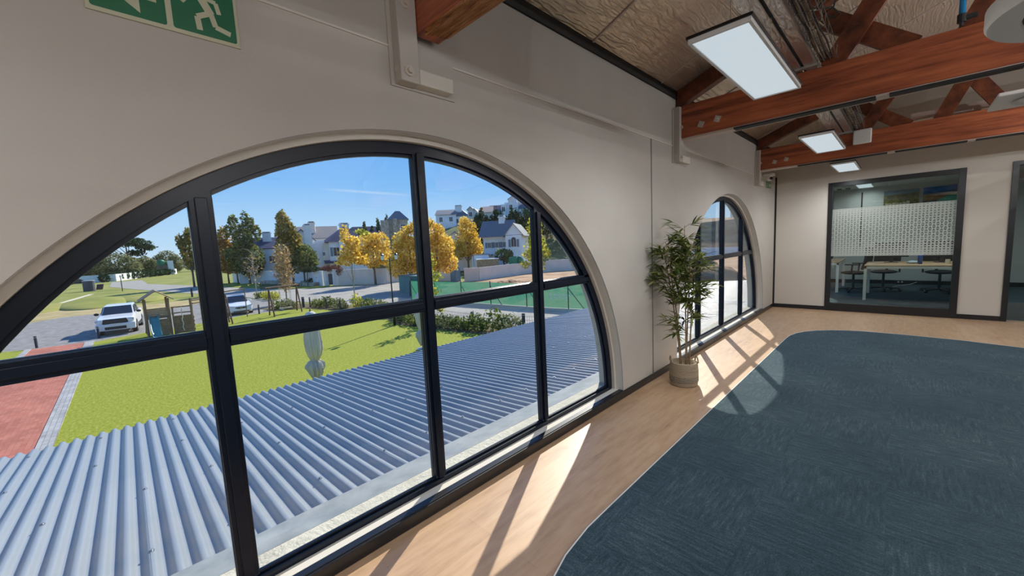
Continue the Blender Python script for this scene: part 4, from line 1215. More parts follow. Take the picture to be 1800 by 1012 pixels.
for x in (-2.75, -3.75, -4.75, -5.75):
    for i in range(22):
        y = RY0 + PITCH * round((-1.3 + i * (0.42 if x > -4 else 0.5) - RY0 + rnd.uniform(-.03, .03)) / PITCH)
        z = roof_z(x) + 0.0170
        if sc_mesh is None:
            s = build(MB().tube([(x, y, z), (x, y, z + 0.004)], 0.014, 10).tube([(x, y, z + 0.003), (x, y, z + 0.011)], 0.007, 6), 'roof_screw', SCR, vr)
            s0 = (x, y, z); sc_mesh = s
        else:
            s = sc_mesh.copy(); link(s); s.location = (x - s0[0], y - s0[1], z - s0[2])
        cnt += 1
for x, nm in ((-2.6, 'purlin'), (-4.2, 'purlin'), (-5.95, 'purlin')):
    build(MB().box(x - 0.03, x + 0.03, RY0 + .1, RY1 - .1, roof_z(x) - 0.10, roof_z(x) - 0.028), nm, M['steel'], vr)
for y in (-4.5, -0.5, 3.5, 7.5, 11.5, 15.3):
    build(MB().box(-6.0, -5.9, y - 0.05, y + 0.05, GZ, roof_z(-5.95) - 0.09), 'post', M['black'], vr)

# ------------------------------------------------------------------ closed parasols
CANV = mat('grey_canvas', (0.62, 0.58, 0.52), 0.85, noise=0.12, nscale=6, stretch=(1, 1, 0.3), bump=0.3, bscale=14)
def parasol(x, y, rz_, label):
    p = thing('closed_parasol', (x, y, GZ), label, 'parasol', 'closed parasols on the lawn', rz=rz_)
    build(MB().lathe([(0.30, 0), (0.30, 0.08), (0.05, 0.12)], (0, 0, 0), 20), 'base', M['steel'], p, local=True)
    WOODP = mat('parasol_pole', (0.32, 0.13, 0.05), 0.4)
    build(MB().tube([(0, 0, 0.1), (0, 0, 2.60)], 0.027, 12), 'pole', WOODP, p, local=True)
    build(MB().lathe([(0.012, 2.60), (0.03, 2.62), (0.03, 2.66), (0.018, 2.68), (0.022, 2.71), (0.001, 2.74)], (0, 0, 0), 14), 'finial', WOODP, p, local=True)
    prof = [(0.03, 2.61), (0.10, 2.59), (0.16, 2.53), (0.185, 2.44), (0.205, 2.25), (0.23, 2.0), (0.25, 1.75), (0.26, 1.5), (0.25, 1.28), (0.205, 1.08), (0.145, 0.95), (0.135, 0.90), (0.20, 0.85), (0.255, 0.76), (0.265, 0.66), (0.235, 0.55), (0.20, 0.42), (0.15, 0.30), (0.10, 0.22)]
    n = 120
    vs = []; fs = []
    rr = random.Random(int(x * 10))
    q0 = [rr.uniform(0, 6) for _ in range(5)]
    for i, (r, z) in enumerate(prof):
        amp = 0.02 if i < 3 else 0.06 + 0.022 * min(i, 10)
        if i > 11: amp = 0.34
        for k in range(n):
            a = 2 * PI * k / n
            fold = 1 - 2 * abs(math.sin(5.0 * a + q0[0] + 0.05 * i)) ** 0.6
            fold += 0.6 * math.sin(17 * a + q0[1] + 0.3 * i) + 0.5 * math.sin(3 * a + q0[2] + (0.5 * i if i > 11 else 0.1 * i))
            if i > 11: fold += 0.7 * math.sin(23 * a + q0[3] + 1.3 * i)
            q = 1 + amp * 0.5 * fold
            vs.append((r * q * math.cos(a) + (0.03 * math.sin(i * 0.9) if i > 5 else 0), r * q * math.sin(a), z + (0.02 * math.sin(7 * a + i) if i > 11 else 0)))
    for i in range(len(prof) - 1):
        for k in range(n):
            a = i * n + k; b = i * n + (k + 1) % n
            fs.append((a, a + n, b + n, b))
    mb = MB(); mb.add(vs, fs)
    build(mb, 'canopy', CANV, p, local=True, smooth=True)
    build(MB().tube([(0.14 * math.cos(2 * PI * k / 20), 0.14 * math.sin(2 * PI * k / 20), 0.925) for k in range(21)], 0.018, 8, cap=False), 'tie_strap', CANV, p, local=True, smooth=True)
    return p
parasol(-14.3, 4.43, 0.3, 'closed grey parasol on the lawn in front of the swing set')
parasol(-15.25, 9.32, 1.4, 'closed grey parasol half hidden behind a window mullion, near the hedge bed')

# ------------------------------------------------------------------ playground
LOG = mat('weathered_log', (0.24, 0.155, 0.095), 0.85, noise=0.3, nscale=9, stretch=(1, 1, 0.2))
PLANK = mat('brown_plank', (0.27, 0.185, 0.115), 0.85, noise=0.3, nscale=7)
REDLOG = mat('stained_log', (0.15, 0.075, 0.045), 0.7, noise=0.3, nscale=9)
BLUES = mat('blue_slide', (0.05, 0.27, 0.27), 0.3, noise=0.08, nscale=5)
ROPE = mat('pale_rope', (0.7, 0.66, 0.58), 0.9)
def rod(mb, a, b, r=0.05, n=10): return mb.tube([a, b], r, n)
pt = thing('play_tower', (-33.0, 1.3, GZ), 'wooden play tower with gabled roof and blue slide in the yard', 'play tower')
T = lambda x, y, z: (x, y, GZ + z)
ty0, ty1, tx0, tx1 = 0.80, 1.86, -33.5, -32.1
for x, y in ((tx1, ty0), (tx1, ty1), (tx0, ty0), (tx0, ty1)):
    build(rod(MB(), T(x, y, 0), T(x, y, 2.33), 0.06), 'post', LOG, pt)
ym = (ty0 + ty1) / 2
for s in (-1, 1):
    mb = MB()
    y_e = ym + s * 0.80
    mb.add([T(tx0 - 0.2, ym, 2.86), T(tx1 + 0.2, ym, 2.86), T(tx1 + 0.2, y_e, 2.27), T(tx0 - 0.2, y_e, 2.27), T(tx0 - 0.2, ym, 2.80), T(tx1 + 0.2, ym, 2.80), T(tx1 + 0.2, y_e, 2.21), T(tx0 - 0.2, y_e, 2.21)], FS)
    build(mb, 'roof_slope', PLANK, pt)
build(MB().box(tx0, tx1, ty0, ty1, GZ + 1.12, GZ + 1.18), 'platform', PLANK, pt)
mb = MB()
for k in range(5): mb.box(tx1 - 0.02, tx1 + 0.02, ty0, ty1, GZ + 1.25 + 0.105 * k, GZ + 1.345 + 0.105 * k)
build(mb, 'parapet', PLANK, pt)
mb = MB()
for k in range(7): mb.box(tx1 - 0.02, tx1 + 0.02, ty0 + 0.42, ty1, GZ + 0.10 + 0.14 * k, GZ + 0.235 + 0.14 * k)
build(mb, 'lower_wall', PLANK, pt)
mb = MB()
for k in range(11): mb.box(tx0, tx1, ty1 + 0.0, ty1 + 0.03, GZ + 0.10 + 0.14 * k, GZ + 0.235 + 0.14 * k)
build(mb, 'side_wall', PLANK, pt)
build(rod(MB(), T(tx0 - 0.9, ty0 - .05, 0), T(tx0, ty0, 1.1), 0.04), 'rear_ladder_rail', REDLOG, pt)
# slide: a curved trough
sl = MB()
cyl = 1.12
pr = []
for k in range(15):
    t = k / 14
    pr.append((tx1 + 0.02 + 1.45 * t, 1.24 * (1 - t) ** 1.25 + 0.10 * t + (0.04 if t > 0.9 else 0)))
vs = []; fs = []
w2 = 0.20
sec = [(-w2 - 0.03, 0.16), (-w2, 0.15), (-w2 + 0.03, 0.02), (0, 0.0), (w2 - 0.03, 0.02), (w2, 0.15), (w2 + 0.03, 0.16)]
for x, z in pr:
    for dy, dz in sec: vs.append(T(x, cyl + dy, z + dz))
for i in range(14):
    for j in range(6):
        a = i * 7 + j
        fs.append((a, a + 1, a + 8, a + 7))
sl.add(vs, fs)
tag(build(sl, 'slide', BLUES, pt, smooth=True, solid=0.02), 'blue plastic slide')
# climbing wall joined to the tower
cwll = thing('climbing_wall', (-32.0, 2.4, GZ), 'log climbing wall with a hanging pale rope beside the play tower', 'climbing wall')
build(rod(MB(), T(-31.9, 2.92, 0), T(-31.9, 2.92, 2.2), 0.07), 'post', LOG, cwll)
build(rod(MB(), T(-32.1, 2.02, 0), T(-32.1, 2.02, 1.75), 0.05), 'post', LOG, cwll)
for k in range(9):
    z = 0.12 + k * 0.125
    build(rod(MB(), T(-32.1, 1.98, z), T(-31.88, 2.96 + 0.05 * (k % 2), z), 0.066), 'log', LOG, cwll)
for z in (1.35, 1.72): build(rod(MB(), T(-32.1, 1.95, z), T(-31.9, 2.95, z), 0.04), 'rail', LOG, cwll)
pts = [T(-31.78, 2.42 + 0.03 * math.sin(k * 1.7), 1.72 - 0.125 * k) for k in range(13)]
build(MB().tube(pts, 0.022, 6), 'rope', ROPE, cwll)
mbr = thing('monkey_bars', (-33.0, 4.1, GZ), 'dark log monkey bars standing between the play tower and the white sedan', 'monkey bars')
for (x0, x1) in ((-34.2, -33.9), (-33.05, -33.25)):
    build(rod(MB(), T(x0, 5.15, 0), T(x1, 4.95, 2.1), 0.05), 'leg', REDLOG, mbr)
build(rod(MB(), T(-33.9, 4.95, 2.05), T(-31.95, 2.98, 2.05), 0.055), 'beam', LOG, mbr)
build(rod(MB(), T(-33.25, 5.0, 1.85), T(-31.9, 3.0, 1.85), 0.05), 'beam', LOG, mbr)
for k in range(4):
    z = 0.35 + 0.45 * k
    build(rod(MB(), T(-34.15 + 0.06 * k, 5.13 - .05 * k, z), T(-33.08 - 0.04 * k, 5.13 - .05 * k, z), 0.03), 'rung', REDLOG, mbr)
build(rod(MB(), T(-35.4, 4.9, 2.15), T(-36.0, 6.6, 2.2), 0.05).tube([T(-35.4, 4.9, 0), T(-35.4, 4.9, 2.2)], 0.05, 8).tube([T(-36.0, 6.6, 0), T(-36.0, 6.6, 2.25)], 0.035, 8), 'rear_rail', LOG, mbr)
sw = thing('swing_set', (-34.6, 8.95, GZ), 'dark wooden swing set with two A-frames on the lawn', 'swing set')
for fy, sx in ((7.88, 0), (10.05, -0.85)):
    top = T(-34.25 + sx * 0.9, fy - 0.06, 2.2)
    build(rod(MB(), T(-34.97 + sx * .8, fy, 0), top, 0.055), 'leg', REDLOG, sw)
    build(rod(MB(), T(-33.53 + sx, fy, 0), top, 0.055), 'leg', REDLOG, sw)
    build(rod(MB(), T(-34.72 + sx * .8, fy, .8), T(-33.80 + sx, fy, .8), 0.03), 'cross_rail', REDLOG, sw)
build(rod(MB(), T(-34.20, 7.6, 2.2), T(-35.1, 10.2, 2.2), 0.07), 'top_beam', REDLOG, sw)
st = build(MB().box(-34.85, -34.50, 8.55, 9.45, GZ + 0.42, GZ + 0.50), 'seat', mat('pale_board', (0.42, 0.33, 0.23), 0.8), sw)
for y in (8.62, 9.38):
    for x in (-34.82, -34.53):
        build(MB().tube([(x, y, GZ + 0.48), (x + 0.12, y, GZ + 2.2)], 0.012, 5), 'chain', M['steel'], st)

# bollards
DARKP = mat('dark_post', (0.035, 0.04, 0.055), 0.7)
def post_(name, x, y, h, r, label, group, cat='bollard', m=DARKP):
    p = thing(name, (x, y, GZ), label, cat, group)
    build(MB().lathe([(r, 0), (r, h - 0.02), (r * 0.8, h)], (x, y, GZ), 12), 'shaft', m, p)
    build(MB().lathe([(r * 1.12, h - 0.10), (r * 1.12, h - 0.07)], (x, y, GZ), 12), 'band', M['steel'], p)
post_('bollard', -34.84, -3.84, 0.70, 0.06, 'dark bollard at the left corner of the red brick path', 'bollards round the yard')
post_('bollard', -35.36, -1.39, 0.75, 0.06, 'dark bollard in front of the white pickup', 'bollards round the yard')
post_('bollard', -36.69, 7.55, 0.78, 0.06, 'dark bollard on the lawn edge in front of the white sedan', 'bollards round the yard')
post_('bollard', -40.39, 10.2, 0.62, 0.06, 'short dark bollard behind the swing seat', 'bollards round the yard')
GP = [(-37.0, 10.98, 0.95, 0.11, 'thick dark garden post just right of the swing set'), (-36.35, 11.32, 0.92, 0.06, 'thin dark garden post second to the right of the swing set'), (-34.15, 11.9, 0.95, 0.06, 'dark garden post in the bed above the nearer parasol'),
      (-31.77, 12.1, 0.95, 0.06, 'dark garden post left of the sparse yellow tree'), (-29.6, 12.9, 0.7, 0.06, 'dark garden post at the foot of the sparse yellow tree'), (-16.7, 13.45, 1.0, 0.09, 'black mesh fence post in the hedge bed near the veranda roof'), (-13.8, 14.5, 1.0, 0.09, 'black mesh fence post at the right end of the hedge bed')]
for x, y, h, r, lb in GP: post_('garden_post', x, y, h, r, lb, 'dark posts along the planting bed', 'post')
# wire mesh between the posts
mb = MB()
def mesh_run(a, b, h, step):
    L = math.dist(a, b); n = int(L / step)
    for k in range(n + 1):
        t = k / n; x = a[0] + (b[0] - a[0]) * t; y = a[1] + (b[1] - a[1]) * t
        mb.tube([(x, y, GZ + 0.05), (x, y, GZ + h)], 0.006, 3, cap=False)
    for k in range(5):
        z = GZ + 0.1 + (h - 0.12) * k / 4
        mb.tube([(a[0], a[1], z), (b[0], b[1], z)], 0.007, 3, cap=False)
mesh_run((-24.5, 13.4), (-16.7, 13.55), 0.85, 0.13); mesh_run((-16.7, 13.55), (-10.5, 15.6), 0.85, 0.13)
one(mb, 'wire_fence', DARKP, 'low dark wire mesh fence along the hedge bed', 'fence')

# street lamp with two lanterns
sl_ = thing('street_lamp', (-21.86, 11.49, GZ), 'black street lamp with two lanterns rising from the hedge bed', 'street lamp')
LX, LY = -21.86, 11.49
build(MB().lathe([(0.075, 0), (0.075, 0.9), (0.055, 0.95), (0.045, 1.0), (0.036, 4.0), (0.05, 4.03), (0.05, 4.08), (0.02, 4.12), (0.012, 4.3)], (LX, LY, GZ), 14), 'post', M['black'], sl_, smooth=True)
build(MB().tube([(LX - 0.28 * .45, LY - .38, GZ + 4.02), (LX, LY, GZ + 3.95), (LX + .28 * .45, LY + .38, GZ + 4.02)], 0.02, 8), 'cross_arm', M['black'], sl_)
LGL = mat('frosted_lantern', (0.72, 0.76, 0.80), 0.3)
for s in (-1, 1):
    c = (LX + s * 0.126, LY + s * 0.38, GZ + 4.03)
    lt = build(MB().lathe([(0.065, 0.0), (0.11, 0.26)], c, 6), 'lantern', LGL, sl_)
    build(MB().lathe([(0.13, 0.26), (0.09, 0.33), (0.03, 0.38), (0.012, 0.46)], c, 6).lathe([(0.03, -0.04), (0.07, 0.0)], c, 6), 'lantern_cap', M['black'], lt)
# ------------------------------------------------------------------ cars
WPAINT = mat('white_car_paint', (0.80, 0.81, 0.82), 0.22, coat=0.6)
CGLASS = mat('dark_car_glass', (0.015, 0.022, 0.03), 0.08, spec=0.7)
TYRE = mat('tyre_rubber', (0.015, 0.015, 0.016), 0.85)
RIM = mat('alloy_rim', (0.45, 0.46, 0.47), 0.3, 0.8)
TRIMB = mat('black_car_trim', (0.015, 0.016, 0.018), 0.5)
HEAD = mat('headlight', (0.55, 0.60, 0.64), 0.12, spec=0.8)
CHROME = mat('chrome', (0.65, 0.66, 0.68), 0.15, 0.9)
PLATE = mat('number_plate', (0.72, 0.72, 0.70), 0.5)
def loft(secs):
    """closed loft through stations; each station is (x, [(y,z)...]) with equal counts"""
    mb = MB(); n = len(secs[0][1])
    for x, s in secs:
        for y, z in s: mb.v.append((x, y, z))
    for i in range(len(secs) - 1):
        for k in range(n):
            a = i * n + k; b = i * n + (k + 1) % n
            mb.f.append((a, b, b + n, a + n))
    mb.f.append(tuple(range(n - 1, -1, -1)))
    mb.f.append(tuple((len(secs) - 1) * n + k for k in range(n)))
    return mb
def section(w, zb, zt, sh=0.06, tuck=0.06):
    """rounded body section of half width w between zb and zt"""
    zm = (zb + zt) / 2
    h = [(w - tuck, zb), (w, zb + 0.14), (w, zm + 0.1), (w - 0.02, zt - sh), (w - 0.10, zt), (0.3 * w, zt + 0.02)]
    return h + [(-y, z) for y, z in reversed(h)]
def wheel(c, x, y, r, side):
    w = build(MB().tube([(x, y - 0.11, r), (x, y + 0.11, r)], r, 24), 'wheel', TYRE, c, local=True)
    build(MB().tube([(x, y + side * 0.112, r), (x, y + side * 0.118, r)], r * 0.64, 20), 'rim', RIM, w, local=True)
def pickup(x, y, rz_, label):
    c = thing('pickup_truck', (x, y, GZ), label, 'pickup truck', rz=rz_)
    st = [(2.62, section(0.80, 0.48, 1.00)), (2.55, section(0.88, 0.42, 1.06)), (2.30, section(0.92, 0.40, 1.12)), (1.2, section(0.93, 0.40, 1.22)), (0.9, section(0.93, 0.40, 1.24)), (-1.0, section(0.93, 0.40, 1.22)), (-2.60, section(0.92, 0.45, 1.22)), (-2.66, section(0.88, 0.5, 1.18))]
    build(loft(st), 'body', WPAINT, c, local=True, smooth=False, bevel=0.02)
    cab = [(1.25, 0.80, 1.20), (0.45, 0.70, 1.74), (0.30, 0.68, 1.78), (-0.75, 0.68, 1.80), (-1.05, 0.70, 1.72), (-1.30, 0.80, 1.20)]
    mb = MB(); vs = []
    for xx, w_, zz in cab: vs += [(xx, -w_, zz), (xx, w_, zz)]
    n = len(cab)
    fs = [(2 * i, 2 * i + 1, 2 * i + 3, 2 * i + 2) for i in range(n - 1)] + [tuple(2 * i for i in range(n)), tuple(2 * i + 1 for i in reversed(range(n))), (0, 2 * n - 2, 2 * n - 1, 1)]
    mb.add(vs, fs); build(mb, 'cab', WPAINT, c, local=True, bevel=0.03)
    mb = MB().add([(1.20, -0.73, 1.245), (1.20, 0.73, 1.245), (0.52, 0.645, 1.705), (0.52, -0.645, 1.705), (1.16, -0.73, 1.225), (1.16, 0.73, 1.225), (0.46, 0.645, 1.665), (0.46, -0.645, 1.665)], [(0, 1, 2, 3), (7, 6, 5, 4), (0, 4, 5, 1), (1, 5, 6, 2), (2, 6, 7, 3), (3, 7, 4, 0)])
    mb.xf(Matrix.Translation((0.025, 0, 0.02)))
    build(mb, 'windscreen', CGLASS, c, local=True)
    for s in (-1, 1):
        mb = MB().prism([(1.0, 1.27), (0.48, 1.66), (-0.15, 1.70), (-0.15, 1.27)], 'y', s * 0.70 - 0.05, s * 0.70 + 0.05)
        mb.v = [(a, b + s * (0.085 if z < 1.4 else 0.005), z) for a, b, z in mb.v]
        build(mb, 'side_window', CGLASS, c, local=True)
        mb = MB().prism([(-0.24, 1.27), (-0.24, 1.70), (-0.72, 1.71), (-0.98, 1.62), (-1.12, 1.27)], 'y', s * 0.70 - 0.05, s * 0.70 + 0.05)
        mb.v = [(a, b + s * (0.085 if z < 1.4 else 0.005), z) for a, b, z in mb.v]
        build(mb, 'side_window', CGLASS, c, local=True)
        build(MB().blob((0.95, s * 1.02, 1.30), 0.07, 0.13, 0.09, 12, 8), 'mirror', TRIMB, c, local=True, smooth=True)
        build(MB().box(2.42, 2.60, s * 0.76 - 0.15, s * 0.76 + 0.13, 0.88, 1.05), 'headlight', HEAD, c, local=True, bevel=0.03)
        build(MB().box(2.60, 2.665, s * 0.62 - 0.13, s * 0.62 + 0.13, 0.52, 0.66), 'fog_lamp', TRIMB, c, local=True, bevel=0.02)
        for xx in (1.68, -1.54):
            wheel(c, xx, s * 0.83, 0.385, s)
            build(MB().tube([(xx, s * 0.70, 0.40), (xx, s * 0.935, 0.40)], 0.45, 24), 'wheel_arch', TRIMB, c, local=True)
        build(MB().box(-0.9, 1.0, s * 0.90, s * 0.99, 0.36, 0.41), 'side_step', TRIMB, c, local=True)
    gr = build(MB().prism([(-0.60, 0.80), (-0.54, 1.06), (0.54, 1.06), (0.60, 0.80), (0.45, 0.70), (-0.45, 0.70)], 'x', 2.50, 2.66), 'grille', TRIMB, c, local=True, bevel=0.02)
    build(MB().box(2.66, 2.668, -0.50, 0.50, 0.90, 0.925).box(2.66, 2.668, -0.53, 0.53, 0.83, 0.85).box(2.66, 2.668, -0.5, 0.5, 0.98, 1.0), 'grille_bar', mat('dark_chrome', (0.08, 0.085, 0.09), 0.3, 0.6), gr, local=True)
    build(MB().lathe([(0.001, 0.006), (0.10, 0.003), (0.11, 0)], (0, 0, 0), 20).xf(Matrix.Translation((2.668, 0, 0.915)) @ Matrix.Rotation(R(90), 4, 'Y') @ Matrix.Diagonal((0.42, 1, 1, 1))), 'oval_badge', mat('blue_badge', (0.02, 0.05, 0.16), 0.3), gr, local=True)
    bu = build(MB().box(2.30, 2.70, -0.93, 0.93, 0.34, 0.76), 'front_bumper', WPAINT, c, local=True, bevel=0.04)
    build(MB().box(2.70, 2.712, -0.26, 0.26, 0.66, 0.77), 'number_plate', PLATE, bu, local=True)
    build(MB().box(2.68, 2.708, -0.50, 0.50, 0.40, 0.58), 'lower_intake', TRIMB, bu, local=True)
    build(MB().box(-2.5, -1.42, -0.72, 0.72, 1.10, 1.245), 'load_bed', TRIMB, c, local=True)
    build(MB().box(-1.45, -1.38, -0.75, 0.75, 1.2, 1.40), 'headboard', TRIMB, c, local=True)
    return c
pickup(-38.45, -0.32, R(-6), 'white pickup truck facing the camera in the gravel yard')
def sedan(x, y, rz_, label):
    c = thing('sedan_car', (x, y, GZ), label, 'car', rz=rz_)
    st = [(2.16, section(0.66, 0.32, 0.66)), (2.08, section(0.76, 0.24, 0.74)), (1.85, section(0.83, 0.20, 0.80)), (1.0, section(0.865, 0.20, 0.94)), (0.6, section(0.87, 0.20, 0.97)), (-1.2, section(0.87, 0.22, 1.00)), (-2.0, section(0.84, 0.28, 1.02)), (-2.16, section(0.78, 0.36, 0.98))]
    build(loft(st), 'body', WPAINT, c, local=True, bevel=0.02)
    cab = [(0.95, 0.76, 0.94), (0.10, 0.60, 1.44), (-0.15, 0.58, 1.49), (-0.85, 0.58, 1.49), (-1.15, 0.61, 1.42), (-1.75, 0.74, 1.00)]
    mb = MB(); vs = []
    for xx, w_, zz in cab: vs += [(xx, -w_, zz), (xx, w_, zz)]
    n = len(cab)
    fs = [(2 * i, 2 * i + 1, 2 * i + 3, 2 * i + 2) for i in range(n - 1)] + [tuple(2 * i for i in range(n)), tuple(2 * i + 1 for i in reversed(range(n))), (0, 2 * n - 2, 2 * n - 1, 1)]
    mb.add(vs, fs); build(mb, 'cabin', WPAINT, c, local=True, bevel=0.03)
    mb = MB().add([(0.90, -0.70, 0.98), (0.90, 0.70, 0.98), (0.15, 0.56, 1.42), (0.15, -0.56, 1.42), (0.86, -0.70, 0.95), (0.86, 0.70, 0.95), (0.10, 0.56, 1.38), (0.10, -0.56, 1.38)], [(0, 1, 2, 3), (7, 6, 5, 4), (0, 4, 5, 1), (1, 5, 6, 2), (2, 6, 7, 3), (3, 7, 4, 0)])
    mb.xf(Matrix.Translation((0.02, 0, 0.02)))
    build(mb, 'windscreen', CGLASS, c, local=True)
    for s in (-1, 1):
        for poly in ([(0.72, 1.0), (0.12, 1.38), (-0.40, 1.42), (-0.40, 1.0)], [(-0.48, 1.0), (-0.48, 1.42), (-0.95, 1.41), (-1.40, 1.05)]):
            mb = MB().prism(poly, 'y', s * 0.66 - 0.05, s * 0.66 + 0.05)
            mb.v = [(a, b + s * (0.06 if z < 1.1 else -0.045), z) for a, b, z in mb.v]
            build(mb, 'side_window', CGLASS, c, local=True)
        build(MB().blob((0.62, s * 0.93, 1.0), 0.06, 0.10, 0.07, 12, 8), 'mirror', WPAINT, c, local=True, smooth=True)
        build(MB().prism([(s * 0.40, 0.66), (s * 0.78, 0.72), (s * 0.80, 0.80), (s * 0.46, 0.74)][::s], 'x', 1.86, 2.165), 'headlight', HEAD, c, local=True)
        for xx in (1.33, -1.25):
            wheel(c, xx, s * 0.77, 0.305, s)
            build(MB().tube([(xx, s * 0.64, 0.31), (xx, s * 0.875, 0.31)], 0.355, 24), 'wheel_arch', TRIMB, c, local=True)
    gr = build(MB().prism([(-0.42, 0.66), (0.42, 0.66), (0.36, 0.56), (0.14, 0.53), (-0.14, 0.53), (-0.36, 0.56)], 'x', 2.0, 2.188), 'grille', TRIMB, c, local=True)
    d0, d1 = 0.105, 0.055
    mb = MB()
    pts = [(0, d0), (0.07, 0), (0, -d0), (-0.07, 0)]
    for k in range(4):
        a, b = pts[k], pts[(k + 1) % 4]
        mb.bar((2.195, a[0], 0.625 + a[1]), (2.195, b[0], 0.625 + b[1]), 0.02, 0.022)
    build(mb, 'diamond_badge', CHROME, gr, local=True)
    bu = build(MB().box(2.0, 2.19, -0.70, 0.70, 0.33, 0.52), 'front_bumper', WPAINT, c, local=True, bevel=0.05)
    build(MB().box(2.19, 2.198, -0.55, 0.55, 0.27, 0.34), 'lower_intake', TRIMB, bu, local=True)
    build(MB().box(2.19, 2.20, -0.25, 0.25, 0.41, 0.51), 'number_plate', PLATE, bu, local=True)
    return c
sedan(-39.95, 6.62, R(-1), 'white sedan facing the camera, parked behind the swing set')
# a dark car far off by the white boundary wall
c = thing('sedan_car', (-152.5, -8.2, GZ), 'dark car far off beside the long white wall at the top of the field', 'car', rz=R(80))
st = [(2.1, section(0.7, 0.3, 0.7)), (1.8, section(0.85, 0.2, 0.8)), (0.9, section(0.87, 0.2, 0.95)), (-1.9, section(0.85, 0.25, 1.0)), (-2.1, section(0.8, 0.35, 0.95))]
build(loft(st), 'body', mat('dark_car_paint', (0.02, 0.022, 0.026), 0.25), c, local=True)
build(MB().prism([(1.0, 0.95), (0.2, 1.45), (-1.1, 1.47), (-1.7, 1.0)], 'y', -0.66, 0.66), 'cabin', CGLASS, c, local=True)
for s in (-1, 1):
    for xx in (1.3, -1.25): build(MB().tube([(xx, s * 0.7, 0.31), (xx, s * 0.88, 0.31)], 0.31, 16), 'wheel', TYRE, c, local=True)

# ------------------------------------------------------------------ trees
def leaf_cloud(blobs, n, size, seed, shell=0.55, droop=0.0):
    rs = np.random.RandomState(seed)
    vol = np.array([b[3] * b[4] * b[5] for b in blobs]); vol = vol ** 0.75; pk = vol / vol.sum()
    idx = rs.choice(len(blobs), n, p=pk)
    B = np.array(blobs)[idx]
    d = rs.normal(size=(n, 3)); d /= np.linalg.norm(d, axis=1)[:, None]
    rad = (shell + (1 - shell) * rs.rand(n)) ** 0.7
    rad = np.where(rs.rand(n) < 0.12, rad * 1.12, rad)
    c = B[:, :3] + d * B[:, 3:6] * rad[:, None]
    a = rs.normal(size=(n, 3)); a /= np.linalg.norm(a, axis=1)[:, None]
    b = np.cross(a, rs.normal(size=(n, 3))); b /= np.linalg.norm(b, axis=1)[:, None]
    s = size * (0.6 + 0.8 * rs.rand(n))[:, None]
    V = np.stack([c - a * s, c + b * s * 0.55, c + a * s, c - b * s * 0.55], 1).reshape(-1, 3)
    mb = MB(); mb.v = [tuple(p) for p in V]
    mb.f = [(4 * i, 4 * i + 1, 4 * i + 2, 4 * i + 3) for i in range(n)]
    return mb
BARK = mat('tree_bark', (0.16, 0.12, 0.085), 0.9, noise=0.3, nscale=6, stretch=(1, 1, 0.3))
BARKP = mat('pale_bark', (0.36, 0.32, 0.26), 0.9, noise=0.25, nscale=6)
def tree(x, y, label, lm, blobs, n, size, trunk_h, tr=0.14, cat='tree', group=None, bark=None, z0=None, seed=1, shell=0.5, name='tree', lean=0.0, limbs=5):
    z0 = GZ + (hill(x, y) if z0 is None else z0)
    t = thing(name, (x, y, z0), label, cat, group)
    bb = [(x + b[0], y + b[1], z0 + b[2], b[3], b[4], b[5]) for b in blobs]
    build(leaf_cloud(bb, n, size, seed, shell), 'crown', lm, t)
    mb = MB()
    top = max(b[2] for b in bb)
    mb.tube([(x, y, z0 - 0.1), (x + lean * .5, y, z0 + trunk_h * 0.5), (x + lean, y, z0 + trunk_h), (x + lean * 1.1, y, top)], [tr, tr * 0.85, tr * 0.75, tr * 0.2], 10)
    rr = random.Random(seed)
    for k in range(limbs):
        b = bb[k % len(bb)]
        tgt = Vector(b[:3]) + Vector((rr.uniform(-.7, .7) * b[3], rr.uniform(-.7, .7) * b[4], rr.uniform(-.2, .6) * b[5]))
        s0 = Vector((x + lean, y, z0 + trunk_h * rr.uniform(0.75, 1.05)))
        mb.tube([tuple(s0), tuple((s0 + tgt) / 2 + Vector((0, 0, 0.15))), tuple(tgt)], [tr * 0.45, tr * 0.28, tr * 0.08], 6)
    build(mb, 'trunk', bark or BARK, t, smooth=True)
    return t
L_ORANGE = leaf_mat('orange_leaves', [(0.0, (0.16, 0.085, 0.02)), (0.35, (0.36, 0.17, 0.035)), (0.6, (0.52, 0.30, 0.07)), (0.85, (0.44, 0.36, 0.08)), (1.0, (0.22, 0.22, 0.06))])
L_GREEN = leaf_mat('green_leaves', [(0.0, (0.05, 0.095, 0.04)), (0.45, (0.12, 0.18, 0.06)), (0.75, (0.22, 0.26, 0.08)), (1.0, (0.38, 0.34, 0.09))], 0.55)
L_MIX = leaf_mat('turning_leaves', [(0.0, (0.09, 0.11, 0.03)), (0.35, (0.20, 0.19, 0.045)), (0.65, (0.36, 0.26, 0.055)), (1.0, (0.52, 0.40, 0.11))], 0.58)
L_YEL = leaf_mat('golden_leaves', [(0.0, (0.40, 0.22, 0.02)), (0.3, (0.68, 0.42, 0.045)), (0.6, (0.88, 0.60, 0.07)), (1.0, (0.92, 0.78, 0.24))], 0.62)
L_LIME = leaf_mat('lime_leaves', [(0.0, (0.22, 0.25, 0.03)), (0.5, (0.50, 0.50, 0.06)), (1.0, (0.78, 0.68, 0.12))], 0.5)
L_TAN = leaf_mat('dry_tan_leaves', [(0.0, (0.26, 0.17, 0.08)), (0.5, (0.46, 0.32, 0.16)), (1.0, (0.58, 0.43, 0.20))])
L_DARK = leaf_mat('dark_evergreen', [(0.0, (0.018, 0.040, 0.022)), (0.5, (0.045, 0.085, 0.04)), (1.0, (0.10, 0.14, 0.06))], 0.25)
L_OLIVE = leaf_mat('olive_leaves', [(0.0, (0.09, 0.115, 0.05)), (0.5, (0.23, 0.24, 0.11)), (1.0, (0.42, 0.40, 0.20))], 0.35)
